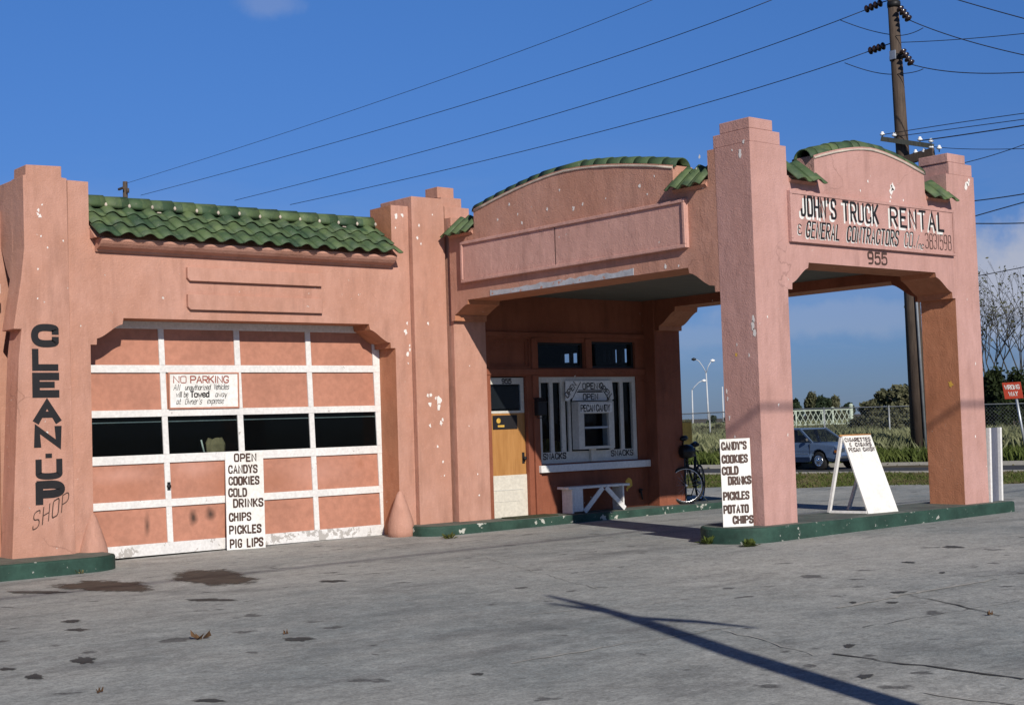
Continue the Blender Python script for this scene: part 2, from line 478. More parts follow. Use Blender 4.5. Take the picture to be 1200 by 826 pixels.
M['sheet'] = paint('grey_painted_sheet', (0.16, 0.17, 0.22), 0.4, 0.08, 2, metal=0.3)
M['wing'] = stucco('orange_stucco', (0.50, 0.25, 0.16), (0.42, 0.19, 0.12))
M['panel_pink'] = stucco('mauve_panel_paint', (0.62, 0.365, 0.31), (0.53, 0.30, 0.25))

def stain_mat(name, col, strength):
    m, nt, p = new_mat(name)
    at = nt.nodes.new('ShaderNodeAttribute')
    at.attribute_name = 'tone'
    nt.links.new(mixc(nt, ramp(nt, noise(nt, 5, 5, 0.6), 0.35, 0.65), tuple(c * .7 for c in col), tuple(c * 1.3 for c in col)), p.inputs['Base Color'])
    p.inputs['Roughness'].default_value = 0.8
    f = mathn(nt, 'ADD', at.outputs['Fac'], mathn(nt, 'MULTIPLY', mathn(nt, 'SUBTRACT', noise(nt, 11, 5, 0.65), 0.5), 0.9))
    f = ramp(nt, f, 0.12, 0.34, 0, strength)
    t = nt.nodes.new('ShaderNodeBsdfTransparent')
    mxs = nt.nodes.new('ShaderNodeMixShader')
    nt.links.new(f, mxs.inputs[0])
    nt.links.new(t.outputs[0], mxs.inputs[1])
    nt.links.new(p.outputs[0], mxs.inputs[2])
    nt.links.new(mxs.outputs[0], [n for n in nt.nodes if n.type == 'OUTPUT_MATERIAL'][0].inputs[0])
    return m
M['oil'] = stain_mat('dark_oil_stain', (0.050, 0.051, 0.050), 0.9)
M['rust_stain'] = stain_mat('brown_damp_stain', (0.066, 0.050, 0.038), 0.95)
M['bounce_lit'] = stucco('bounce_lit_stucco', (0.50, 0.225, 0.130), (0.42, 0.175, 0.095), 0.74)  # orange bounce light on soffits and inner faces, put into the colour
M['bark_dark'] = wood_mat('dark_twig_bark', (0.030, 0.027, 0.022), (0.070, 0.062, 0.050), 0.9)

# ------------------------------------------------------------------ mesh helpers
def sub(a, b): return (a[0] - b[0], a[1] - b[1], a[2] - b[2])

class MB:
    def __init__(self):
        self.v, self.f, self.s = [], [], []
        self.marks = []
    def add(self, v, f, smooth=False):
        n = len(self.v)
        self.v += [tuple(p) for p in v]
        self.f += [tuple(i + n for i in q) for q in f]
        self.s += [smooth] * len(f)
        return self
    def box(self, x0, x1, y0, y1, z0, z1, shear=None):
        v = [(x, y, z) for z in (z0, z1) for y in (y0, y1) for x in (x0, x1)]
        if shear:
            v = [shear(p) for p in v]
        return self.add(v, [(0, 2, 3, 1), (4, 5, 7, 6), (0, 1, 5, 4), (2, 6, 7, 3), (0, 4, 6, 2), (1, 3, 7, 5)])
    def prism(self, pts, axis, a, b):
        """closed outline in the two other axes, pushed from a to b along axis"""
        def P(q, t):
            return {'x': (t, q[0], q[1]), 'y': (q[0], t, q[1]), 'z': (q[0], q[1], t)}[axis]
        n = len(pts)
        v = [P(q, a) for q in pts] + [P(q, b) for q in pts]
        f = [tuple(range(n)), tuple(range(2 * n - 1, n - 1, -1))]
        f += [(i, (i + 1) % n + 0, (i + 1) % n + n, i + n) for i in range(n)]
        return self.add(v, f)
    def hull_quad(self, p0, p1, p2, p3, thick):
        """a slab: four corners (counter-clockwise seen from outside) given thickness inward"""
        a, b, c = Vector(p0), Vector(p1), Vector(p3)
        n = (b - a).cross(c - a).normalized() * thick
        v = [Vector(p) for p in (p0, p1, p2, p3)]
        v += [p - n for p in v]
        return self.add(v, [(0, 1, 2, 3), (7, 6, 5, 4), (0, 4, 5, 1), (1, 5, 6, 2), (2, 6, 7, 3), (3, 7, 4, 0)])
    def tube(self, pts, r, seg=8, caps=True, smooth=True):
        pts = [Vector(p) for p in pts]
        n = len(pts)
        rs = r if isinstance(r, (list, tuple)) else [r] * n
        rings, vs = [], []
        t0 = (pts[1] - pts[0]).normalized()
        ref = Vector((0, 0, 1)) if abs(t0.z) < 0.9 else Vector((1, 0, 0))
        nrm = t0.cross(ref).normalized()
        for i in range(n):
            t = (pts[min(i + 1, n - 1)] - pts[max(i - 1, 0)]).normalized()
            nrm = (nrm - t * nrm.dot(t)).normalized()
            bi = t.cross(nrm)
            for k in range(seg):
                a = 2 * math.pi * k / seg
                vs.append(pts[i] + (nrm * math.cos(a) + bi * math.sin(a)) * rs[i])
        f = [(i * seg + k, i * seg + (k + 1) % seg, (i + 1) * seg + (k + 1) % seg, (i + 1) * seg + k) for i in range(n - 1) for k in range(seg)]
        self.add(vs, f, smooth)
        if caps:
            b = len(self.v) - len(vs)
            self.f += [tuple(b + k for k in range(seg - 1, -1, -1)), tuple(b + (n - 1) * seg + k for k in range(seg))]
            self.s += [False, False]
        return self
    def bar(self, a, b, w, h, upv=(0, 0, 1)):
        a, b = Vector(a), Vector(b)
        t = (b - a).normalized()
        s = t.cross(Vector(upv)).normalized() * (w / 2)
        u = s.cross(t).normalized() * (h / 2)
        v = [a - s - u, a + s - u, a + s + u, a - s + u, b - s - u, b + s - u, b + s + u, b - s + u]
        return self.add(v, [(3, 2, 1, 0), (4, 5, 6, 7), (0, 1, 5, 4), (1, 2, 6, 5), (2, 3, 7, 6), (3, 0, 4, 7)])
    def lathe(self, prof, c, seg=16, axis='z'):
        vs = []
        for (r, z) in prof:
            for k in range(seg):
                a = 2 * math.pi * k / seg
                q = (r * math.cos(a), r * math.sin(a), z)
                if axis == 'x': q = (q[2], q[0], q[1])
                if axis == 'y': q = (q[0], q[2], q[1])
                vs.append((c[0] + q[0], c[1] + q[1], c[2] + q[2]))
        n = len(prof)
        f = [(i * seg + k, i * seg + (k + 1) % seg, (i + 1) * seg + (k + 1) % seg, (i + 1) * seg + k) for i in range(n - 1) for k in range(seg)]
        self.add(vs, f, True)
        b = len(self.v) - len(vs)
        self.f += [tuple(b + k for k in range(seg - 1, -1, -1)), tuple(b + (n - 1) * seg + k for k in range(seg))]
        self.s += [False, False]
        return self
    def lines(self, name, mat, parent=None, root=None):
        """each painted word or line as a part of its own"""
        ends = self.marks[1:] + [(len(self.v), len(self.f))]
        for (v0, f0), (v1, f1) in zip(self.marks, ends):
            p = MB()
            p.add(self.v[v0:v1], [tuple(i - v0 for i in q) for q in self.f[f0:f1]])
            o = p.build(name, mat, parent, fix=False)
            if root:
                attach(o, root)
    def build(self, name, mat, parent=None, bevel=0.0, fix=True, tone=None, label=None):
        me = bpy.data.meshes.new(name)
        me.from_pydata([tuple(p) for p in self.v], [], self.f)
        me.materials.append(mat if not isinstance(mat, str) else M[mat])
        me.polygons.foreach_set('use_smooth', self.s)
        if fix:
            bm = bmesh.new()
            bm.from_mesh(me)
            bmesh.ops.recalc_face_normals(bm, faces=bm.faces)
            bm.to_mesh(me)
            bm.free()
        if tone is not None:
            at = me.attributes.new('tone', 'FLOAT', 'POINT')
            at.data.foreach_set('value', tone)
        o = bpy.data.objects.new(name, me)
        COL.objects.link(o)
        if parent:
            o.parent = parent
        if bevel:
            b = o.modifiers.new('edge', 'BEVEL')
            b.width = bevel
            b.segments = 2
            b.limit_method = 'ANGLE'
            b.angle_limit = R(40)
        if label:
            o['label'] = label
        return o

def paint_bounce(o, test):
    """give the chosen faces stucco with orange bounce light painted in"""
    o.data.materials.append(M['bounce_lit'])
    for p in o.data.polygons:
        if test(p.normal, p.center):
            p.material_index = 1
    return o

def thing(name, label, cat, loc=(0, 0, 0), group=None):
    o = bpy.data.objects.new(name, None)
    COL.objects.link(o)
    o.location = loc
    o.empty_display_size = 0.2
    o['label'], o['category'] = label, cat
    if group:
        o['group'] = group
    return o

def tag(o, label, cat, group=None):
    o['label'], o['category'] = label, cat
    if group:
        o['group'] = group
    return o

def struct(o):
    o['kind'] = 'structure'
    return o

def attach(o, root):
    """keep an already placed world-coordinate mesh where it is under a moved Empty"""
    o.parent = root
    o.matrix_parent_inverse = Matrix.Translation(root.location).inverted()
    return o

def gz(x, y):
    xx = min(max(x, 5.0), 26.0)
    yy = min(max(y, 12.0), 18.0)
    return 0.0065 * (xx - 13.5) - 0.02 * (yy - 12.0)

# ------------------------------------------------------------------ brush lettering
def _sm(*p): return ('s', list(p))
def _st(*p): return ('l', list(p))
G = {
 'A': [_st((0, 0), (.5, 1), (1, 0)), _st((.2, .34), (.8, .34))],
 'B': [_st((0, 0), (0, 1)), _sm((0, 1), (.95, 1), (.95, .53), (0, .53)), _sm((0, .53), (1.05, .53), (1.05, 0), (0, 0))],
 'C': [_sm((1, .72), (1, 1), (0, 1), (0, 0), (1, 0), (1, .28))],
 'D': [_st((0, 0), (0, 1)), _sm((0, 1), (1.05, 1), (1.05, 0), (0, 0))],
 'E': [_st((1, 1), (0, 1), (0, 0), (1, 0)), _st((0, .52), (.8, .52))],
 'F': [_st((1, 1), (0, 1), (0, 0)), _st((0, .52), (.8, .52))],
 'G': [_sm((1, .75), (1, 1), (0, 1), (0, 0), (1, 0), (1, .4)), _st((1, .42), (.6, .42))],
 'H': [_st((0, 0), (0, 1)), _st((1, 0), (1, 1)), _st((0, .5), (1, .5))],
 'I': [_st((.5, 0), (.5, 1))],
 'J': [_sm((.9, 1), (.9, .5), (.9, 0), (0, 0), (0, .3))],
 'K': [_st((0, 0), (0, 1)), _st((1, 1), (0, .38)), _st((.3, .57), (1, 0))],
 'L': [_st((0, 1), (0, 0), (1, 0))],
 'M': [_st((0, 0), (.05, 1), (.5, .25), (.95, 1), (1, 0))],
 'N': [_st((0, 0), (0, 1), (1, 0), (1, 1))],
 'O': [_sm((.5, 1), (0, 1), (0, .5), (0, 0), (.5, 0), (1, 0), (1, .5), (1, 1), (.5, 1))],
 'P': [_st((0, 0), (0, 1)), _sm((0, 1), (1.05, 1), (1.05, .45), (0, .45))],
 'R': [_st((0, 0), (0, 1)), _sm((0, 1), (1.05, 1), (1.05, .47), (0, .47)), _st((.45, .47), (1, 0))],
 'S': [_sm((1, .78), (1, 1), (0, 1), (0, .56), (1, .46), (1, 0), (0, 0), (0, .22))],
 'T': [_st((0, 1), (1, 1)), _st((.5, 1), (.5, 0))],
 'U': [_sm((0, 1), (0, .4), (0, 0), (1, 0), (1, .4), (1, 1))],
 'V': [_st((0, 1), (.5, 0), (1, 1))],
 'W': [_st((0, 1), (.25, 0), (.5, .8), (.75, 0), (1, 1))],
 'X': [_st((0, 0), (1, 1)), _st((0, 1), (1, 0))],
 'Y': [_st((0, 1), (.5, .5), (1, 1)), _st((.5, .5), (.5, 0))],
 'Z': [_st((0, 1), (1, 1), (0, 0), (1, 0))],
 '1': [_st((.5, 0), (.5, 1))],
 '3': [_sm((0, .85), (0, 1), (.95, 1), (.95, .54), (.4, .54)), _sm((.4, .54), (1, .54), (1, 0), (0, 0), (0, .18))],
 '5': [_st((.95, 1), (.1, 1), (.05, .55)), _sm((.05, .55), (.5, .68), (1, .6), (1, 0), (0, 0), (0, .18))],
 '8': [_sm((.5, 1), (.05, 1), (.05, .54), (.5, .54), (.95, .54), (.95, 1), (.5, 1)), _sm((.5, .54), (0, .54), (0, 0), (.5, 0), (1, 0), (1, .54), (.5, .54))],
 '9': [_sm((.5, 1), (0, 1), (0, .45), (.5, .45), (.97, .45), (.97, 1), (.5, 1)), _sm((.97, .75), (.97, .3), (.85, 0), (.1, 0))],
 '&': [_sm((.95, .85), (.7, 1), (.1, 1), (.1, .55), (.6, .55)), _sm((.6, .55), (0, .55), (0, 0), (.8, 0), (1, .2))],
 "'": [_st((.5, 1.02), (.42, .8))],
 '.': [_st((.4, 0), (.4, .07))],
 '-': [_st((.1, .45), (.9, .45))],
 'a': [_sm((.9, .55), (.3, .75), (0, .4), (0, 0), (.6, 0), (.9, .4)), _st((.9, .62), (.9, 0))],
 'b': [_st((0, 0), (0, 1)), _sm((0, .45), (.4, .7), (1, .6), (.9, 0), (0, 0))],
 'c': [_sm((.9, .5), (.7, .7), (0, .6), (0, 0), (.9, 0), (.95, .12))],
 'd': [_st((.95, 0), (.95, 1)), _sm((.95, .5), (.5, .72), (0, .55), (0, 0), (.6, 0), (.95, .2))],
 'e': [_sm((.05, .34), (.95, .36), (.9, .7), (0, .7), (0, 0), (.8, 0), (.95, .15))],
 'f': [_sm((.9, .9), (.6, 1.05), (.4, .9), (.4, .3), (.4, 0)), _st((.05, .62), (.8, .62))],
 'h': [_st((0, 0), (0, 1)), _sm((0, .4), (.4, .72), (.9, .65), (.9, 0))],
 'i': [_st((.5, 0), (.5, .64)), _st((.5, .82), (.5, .9))],
 'l': [_st((.5, 0), (.5, 1))],
 'n': [_st((0, 0), (0, .64)), _sm((0, .4), (.4, .72), (.9, .65), (.9, 0))],
 'o': [_sm((.5, .66), (0, .66), (0, 0), (.5, 0), (1, 0), (1, .66), (.5, .66))],
 'p': [_st((0, -.32), (0, .64)), _sm((0, .45), (.4, .72), (1, .6), (.9, 0), (0, .05))],
 'r': [_st((0, 0), (0, .64)), _sm((0, .4), (.3, .68), (.85, .62))],
 's': [_sm((.9, .55), (.6, .72), (0, .62), (.1, .36), (.95, .34), (.9, 0), (0, 0), (0, .1))],
 't': [_sm((.4, .95), (.4, .3), (.45, 0), (.9, .05)), _st((.05, .62), (.85, .62))],
 'u': [_sm((0, .64), (0, 0), (.6, 0), (.9, .3)), _st((.9, .64), (.9, 0))],
 'v': [_st((0, .64), (.45, 0), (.9, .64))],
 'w': [_st((0, .64), (.25, 0), (.5, .5), (.75, 0), (1, .64))],
 'x': [_st((0, 0), (.9, .64)), _st((0, .64), (.9, 0))],
 'y': [_st((0, .64), (.45, 0)), _st((.95, .64), (.3, -.35))],
 'z': [_st((0, .62), (.9, .62), (0, 0), (.9, 0))],
}
NARROW = {'I': .3, '1': .3, "'": .38, '.': .3, 'i': .3, 'l': .3, ' ': .8, '-': .8, 'M': 1.2, 'W': 1.25, 'w': 1.2, 'r': .8, 't': .75, 'f': .75, 'J': .9, 'E': .9, 'L': .85, 'F': .9}

def chaikin(p, it=3):
    p = [Vector((a, b)) for a, b in p]
    for _ in range(it):
        q = [p[0]]
        for i in range(len(p) - 1):
            q += [p[i].lerp(p[i + 1], .25), p[i].lerp(p[i + 1], .75)]
        q.append(p[-1])
        p = q
    return [(a.x, a.y) for a in p]

def stroke2d(pts, w):
    """ribbon outline rows (left, right) with mitred joints and square ends"""
    P = [Vector(p) for p in pts]
    closed = (P[0] - P[-1]).length < 1e-6
    if closed:
        P = P[:-1]
    n = len(P)
    rows = []
    for i in range(n):
        a = P[i - 1] if (i > 0 or closed) else None
        b = P[(i + 1) % n] if (i < n - 1 or closed) else None
        if a is not None and b is not None:
            t1, t2 = (P[i] - a).normalized(), (b - P[i]).normalized()
            nn = Vector((-t1.y - t2.y, t1.x + t2.x))
            if nn.length < 1e-3:
                nn = Vector((-t1.y, t1.x))
            nn.normalize()
            k = 1.0 / max(0.64, nn.dot(Vector((-t1.y, t1.x))))
            off = nn * (w / 2 * k)
            c = P[i]
        else:
            t = (b - P[i]).normalized() if a is None else (P[i] - a).normalized()
            off = Vector((-t.y, t.x)) * (w / 2)
            c = P[i] - t * (w * .35) if a is None else P[i] + t * (w * .35)
        rows.append((c + off, c - off))
    if closed:
        rows.append(rows[0])
    return rows

def lettering(mb, text, O, U, V, N, h, cw, gap, sw, slant=0.0, wob=0.0, arc=None):
    """paint one line on a surface: O baseline start, U along, V up, N out of the surface"""
    O, U, V, N = Vector(O), Vector(U).normalized(), Vector(V).normalized(), Vector(N).normalized()
    x = 0.0
    k = 0
    for ch in text:
        w = cw * NARROW.get(ch, 1.0)
        if ch != ' ':
            dy = rnd.uniform(-1, 1) * (wob or h * 0.018)
            for kind, pts in G[ch]:
                q = chaikin([(px * w, py * h) for px, py in pts]) if kind == 's' else [(px * w, py * h) for px, py in pts]
                rows = stroke2d(q, sw * rnd.uniform(.86, 1.12))
                vs, fs = [], []
                off = N * (0.0004 * (k % 5))
                for l, r in rows:
                    for s in (l, r):
                        X = x + s.x + slant * s.y
                        Y = s.y + dy
                        if arc:
                            X, Y = arc(X, Y)
                        vs.append(O + U * X + V * Y + off)
                for i in range(len(rows) - 1):
                    fs.append((2 * i, 2 * i + 1, 2 * i + 3, 2 * i + 2))
                mb.add(vs, fs)
                k += 1
        x += w + gap
    return x

def text_len(text, cw, gap):
    return sum(cw * NARROW.get(c, 1.0) + gap for c in text) - gap

def fit(mb, text, O, U, V, N, h, length, sw, gapr=0.35, **kw):
    """a line stretched to the given length"""
    mb.marks.append((len(mb.v), len(mb.f)))
    unit = sum(NARROW.get(c, 1.0) for c in text) + gapr * (len(text) - 1)
    cw = length / unit
    lettering(mb, text, O, U, V, N, h, cw, cw * gapr, sw, **kw)

# ------------------------------------------------------------------ ground
def sheet(name, xs, ys, zf, mat):
    v = [(x, y, zf(x, y)) for y in ys for x in xs]
    n = len(xs)
    f = [(j * n + i, j * n + i + 1, (j + 1) * n + i + 1, (j + 1) * n + i) for j in range(len(ys) - 1) for i in range(n - 1)]
    b = MB()
    b.add(v, f, True)
    return struct(b.build(name, mat, fix=False))

def frange(a, b, s):
    n = int(round((b - a) / s))
    return [a + (b - a) * i / n for i in range(n + 1)]

def bank(x, y):                                        # rough land beyond the road
    d = x + 0.33 * (y - 24.5) - 41.0
    if d < 0:
        return -0.17
    return -0.17 + 0.35 * min(1, d / 5) + 0.25 * min(1, d / 40)
sheet('ground', [-3000, -800, -200, -60, -20, 0, 20, 30, 36] + frange(38, 110, 3) + [140, 200, 400, 900, 3000],
      [-3000, -800, -200, -80] + frange(-60, 140, 5) + [180, 260, 500, 1000, 3000], bank, 'soil')
edge = lambda y: 27.2 - 0.55 * (min(max(y, 10), 40) - 18.7) * 0.9        # where the lot gives way to the verge
xs = frange(-34, 24, 1.0)
rows_y = frange(-34, 60, 1.0)
v, f = [], []
for y in rows_y:
    e = edge(y) + 0.5 * math.sin(y * 1.7) + 0.3 * math.sin(y * 4.1)
    for i in range(60):
        x = -34 + (e + 34) * i / 59
        v.append((x, y, gz(x, y)))
for j in range(len(rows_y) - 1):
    for i in range(59):
        f.append((j * 60 + i, j * 60 + i + 1, (j + 1) * 60 + i + 1, (j + 1) * 60 + i))
b = MB()
b.add(v, f, True)
struct(b.build('forecourt', 'pavement', fix=False))

# side street: near edge through (33.2,24.5), along U
RU = Vector((-0.319, 0.948, 0)).normalized()
RN = Vector((RU.y, -RU.x, 0))
RC = Vector((33.2, 24.5, 0))
def road_pt(s, t, z): return tuple(RC + RU * s + RN * t + Vector((0, 0, z)))
def road_strip(name, t0, t1, z0, z1, mat):
    b = MB()
    ss = frange(-90, 260, 10)
    for i in range(len(ss) - 1):
        a, c = ss[i], ss[i + 1]
        if z1 - z0 < 0.02:
            b.add([road_pt(a, t0, z1), road_pt(a, t1, z1), road_pt(c, t1, z1), road_pt(c, t0, z1)], [(0, 1, 2, 3)])
        else:
            p = [road_pt(a, t0, z0), road_pt(a, t1, z0), road_pt(c, t1, z0), road_pt(c, t0, z0), road_pt(a, t0, z1), road_pt(a, t1, z1), road_pt(c, t1, z1), road_pt(c, t0, z1)]
            b.add(p, [(4, 5, 6, 7), (0, 4, 7, 3), (1, 2, 6, 5)])
    return struct(b.build(name, mat))
road_strip('road', 0.0, 6.6, -0.16, -0.15, 'asphalt')
road_strip('road_kerb', -0.22, 0.0, -0.2, -0.02, 'kerb_stone')
road_strip('road_kerb', 6.6, 6.8, -0.2, -0.02, 'kerb_stone')
b = MB()                                               # verge soil between lot and street
for i in range(60):
    y0_, y1_ = -10 + i, -9 + i
    q = []
    for y in (y0_, y1_):
        xe = 33.2 - 0.3365 * (y - 24.5) - 0.25
        q += [(edge(y) - 1.2, y, -0.125), (xe, y, -0.07)]
    b.add([q[0], q[1], q[3], q[2]], [(0, 1, 2, 3)])
struct(b.build('verge', 'soil'))

def capsule_outline(x0, x1, y0, y1, rl, rr, n=8):
    """plan outline, left corners rounded by rl and right by rr"""
    pts = []
    for cx, cy, r_, a0 in ((x0 + rl, y0 + rl, rl, 180), (x1 - rr, y0 + rr, rr, 270), (x1 - rr, y1 - rr, rr, 0), (x0 + rl, y1 - rl, rl, 90)):
        for i in range(n + 1):
            a = R(a0 + 90 * i / n)
            pts.append((cx + r_ * math.cos(a), cy + r_ * math.sin(a)))
    return pts
def island(name, pts, z0, ztop, side='green_kerb', top='kerb_top'):
    n = len(pts)
    cx = sum(p[0] for p in pts) / n
    cy = sum(p[1] for p in pts) / n
    ins = lambda p, d: (p[0] + (cx - p[0]) / math.hypot(cx - p[0], cy - p[1]) * d, p[1] + (cy - p[1]) / math.hypot(cx - p[0], cy - p[1]) * d)
    zt = ztop if callable(ztop) else (lambda x: ztop)
    a = MB()
    rings = [[(p[0], p[1], z0) for p in pts], [(p[0], p[1], zt(p[0]) - 0.03) for p in pts], [(*ins(p, 0.012), zt(p[0]) - 0.01) for p in pts], [(*ins(p, 0.05), zt(p[0])) for p in pts]]
    for k in range(3):
        a.add(rings[k] + rings[k + 1], [(i, (i + 1) % n, n + (i + 1) % n, n + i) for i in range(n)], True)
    o = struct(a.build(name, side))
    t = MB()
    t.add(rings[3], [tuple(range(n))])
    o2 = t.build(name + '_top', top, parent=o)
    return o
island('pump_island', capsule_outline(13.6, 19.76, 11.95, 13.05, 0.5, 0.12), -0.15, 0.2)
island('office_kerb', capsule_outline(13.2, 21.0, 18.12, 19.4, 0.4, 0.1), -0.3, 0.035, 'green_kerb_worn')
island('garage_kerb', capsule_outline(4.5, 8.12, 18.02, 19.3, 0.6, 0.5), -0.35, 0.04)

# stains, cracks and joints in the forecourt, thin sheets lying on it
def blob(mb, cx, cy, rx, ry, ang, n=26, rough=0.25, lift=0.004, seed=0):
    rr = random.Random(seed)
    ph = [rr.uniform(0, 6.28) for _ in range(5)]
    pts = []
    for i in range(n):
        a = 2 * math.pi * i / n
        k = 1 + rough * (0.5 * math.sin(2 * a + ph[0]) + 0.4 * math.sin(3 * a + ph[1]) + 0.35 * math.sin(5 * a + ph[2]) + 0.3 * math.sin(8 * a + ph[3]))
        x, y = rx * k * math.cos(a), ry * k * math.sin(a)
        X = cx + x * math.cos(ang) - y * math.sin(ang)
        Y = cy + x * math.sin(ang) + y * math.cos(ang)
        pts.append((X, Y, gz(X, Y) + lift))
    mb.add(pts, [tuple(range(n))])
def px_ground(px, py):
    """where the view through a photo pixel meets the forecourt (used to lay out stains)"""
    d = rt * ((px - 600) / 1666.7) - up * ((py - 413) / 1666.7) + fw
    x = y = 0.0
    z = -0.05
    for _ in range(6):
        t = (z - EYE) / d.z
        x, y = d.x * t, d.y * t
        z = gz(x, y)
    return x, y
def stain(px, py, wpx, hpx, mat, seed, name='pavement_stain'):
    rr = random.Random(seed)
    ph = [rr.uniform(0, 6.28) for _ in range(5)]
    pts = []
    for i in range(36):
        a = 2 * math.pi * i / 36
        k = (1.05 if mat == 'rust_stain' else 0.85) + 0.22 * (0.5 * math.sin(2 * a + ph[0]) + 0.4 * math.sin(3 * a + ph[1]) + 0.4 * math.sin(5 * a + ph[2]) + 0.35 * math.sin(9 * a + ph[3])) + rr.uniform(-.07, .07)
        x, y = px_ground(px + wpx / 2 * k * math.cos(a) * 1.25, py + hpx / 2 * k * math.sin(a) * 1.25)
        pts.append((x, y, gz(x, y) + 0.004 + 0.0003 * (seed % 6)))
    x, y = px_ground(px, py)
    pts.append((x, y, gz(x, y) + 0.004 + 0.0003 * (seed % 6)))
    mb = MB()
    mb.add(pts, [(i, (i + 1) % 36, 36) for i in range(36)])
    struct(mb.build(name, mat, fix=True, tone=[0.0] * 36 + [1.0]))
stain(125, 687, 95, 13, 'rust_stain', 1)
stain(249, 677, 88, 16, 'rust_stain', 2)
stain(45, 694, 70, 4, 'oil', 3)
stain(247, 703, 60, 4, 'oil', 4)
stain(98, 774, 34, 8, 'oil', 5)
stain(40, 793, 28, 7, 'oil', 6)
stain(8, 784, 22, 4, 'oil', 7)
stain(245, 821, 40, 5, 'oil', 8)
stain(390, 681, 36, 3, 'oil', 9)
stain(995, 757, 15, 5, 'oil', 10)
stain(1014, 793, 20, 6, 'oil', 11)
stain(1053, 694, 22, 3, 'oil', 12)
stain(1046, 706, 14, 3, 'oil', 13)
stain(1065, 659, 18, 2.5, 'oil', 14)
stain(1117, 641, 30, 3, 'oil', 15)
stain(350, 749, 40, 6, 'oil', 16)
stain(84, 728, 26, 4, 'oil', 17)
stain(90, 738, 28, 4, 'oil', 18)
stain(560, 790, 20, 3, 'oil', 19)
stain(1000, 706, 10, 2.5, 'oil', 20)
stain(1104, 671, 10, 2, 'oil', 24)

def crack(pix, w, mat, name, seed, jit=0.03):
    rr = random.Random(seed)
    pts = [Vector(px_ground(*p)) for p in pix]
    fine = []
    for i in range(len(pts) - 1):
        n = max(2, int((pts[i + 1] - pts[i]).length / 0.12))
        for k in range(n):
            q = pts[i].lerp(pts[i + 1], k / n)
            fine.append(q + Vector((rr.uniform(-jit, jit), rr.uniform(-jit, jit))))
    fine.append(pts[-1])
    mb = MB()
    vs = []
    for i, q in enumerate(fine):
        t = (fine[min(i + 1, len(fine) - 1)] - fine[max(i - 1, 0)]).normalized()
        nn = Vector((-t.y, t.x)) * (w * rr.uniform(0.2, 0.95) / 2)
        for s in (q + nn, q - nn):
            vs.append((s.x, s.y, gz(s.x, s.y) + 0.005 + 0.0004 * (seed % 5)))
    mb.add(vs, [(2 * i, 2 * i + 1, 2 * i + 3, 2 * i + 2) for i in range(len(fine) - 1)])
    struct(mb.build(name, mat, fix=False))
crack([(985, 712), (1070, 695), (1170, 678)], 0.07, 'joint', 'pavement_joint', 1)
crack([(1068, 698), (1120, 709), (1172, 722)], 0.03, 'crack', 'pavement_crack', 2)
crack([(978, 766), (1060, 778), (1200, 796)], 0.04, 'crack', 'pavement_crack', 3)
crack([(845, 738), (900, 752), (953, 768)], 0.02, 'joint', 'pavement_crack', 4)
crack([(600, 778), (720, 756), (860, 735)], 0.03, 'joint', 'pavement_joint', 5)
crack([(620, 720), (760, 708), (900, 690)], 0.02, 'joint', 'pavement_joint', 6)
crack([(1135, 676), (1200, 672)], 0.03, 'crack', 'pavement_crack', 7)
crack([(560, 650), (620, 668), (700, 690)], 0.015, 'joint', 'pavement_crack', 8)
crack([(0, 690), (60, 693), (210, 678), (330, 668)], 0.012, 'crack', 'pavement_crack', 9)
crack([(480, 700), (600, 690), (720, 672)], 0.012, 'joint', 'pavement_joint', 13)
crack([(1015, 735), (1100, 720), (1195, 704)], 0.012, 'crack', 'pavement_crack', 14)
crack([(1075, 812), (1140, 822), (1190, 826)], 0.05, 'joint', 'pavement_crack', 15)

# ------------------------------------------------------------------ the service station
ST = thing('service_station', 'pink stucco service station with green tiled garage roof and drive-through canopy', 'gas station')
BV = 0.012

def ogee(u0, z0, u1, z1, n=10):
    """cyma curve between two cusps"""
    out = []
    for i in range(n + 1):
        t = i / n
        s = t * t * (3 - 2 * t)
        out.append((u0 + (u1 - u0) * t, z0 + (z1 - z0) * (0.35 * t + 0.65 * s)))
    return out
def arch_side(e, sgn, zi, zs, zl, d1, d2):
    """corbel outline from the pillar edge e inward: impost, cusp, ogee, step up to the lintel"""
    p = [(e, zi), (e + sgn * 0.09, zi), (e + sgn * 0.095, zi + 0.085)]
    p += ogee(e + sgn * d1, zi + 0.085, e + sgn * d2, zs)[1:]
    p += [(e + sgn * (d2 + 0.015), zl)]
    return p

# garage front: wall with the two end blocks and the corbelled door opening, one face
wall = [(7.73, -0.4), (8.026, -0.4)] + arch_side(8.026, 1, 2.893, 3.184, 3.272, 0.095, 0.475)
rhs = arch_side(13.16, -1, 2.893, 3.184, 3.272, 0.115, 0.485)
wall += rhs[::-1] + [(13.16, -0.4), (13.478, -0.4), (13.478, 5.22), (13.14, 5.22), (13.14, 4.5), (8.03, 4.5), (8.03, 5.165), (7.73, 5.165)]
g = MB()
g.prism(wall, 'y', 18.9, 19.5)
paint_bounce(g.build('garage_wall', 'stucco', ST), lambda n, c: abs(n.y) < .5 and n.z < .2 and 8.0 < c.x < 13.2)
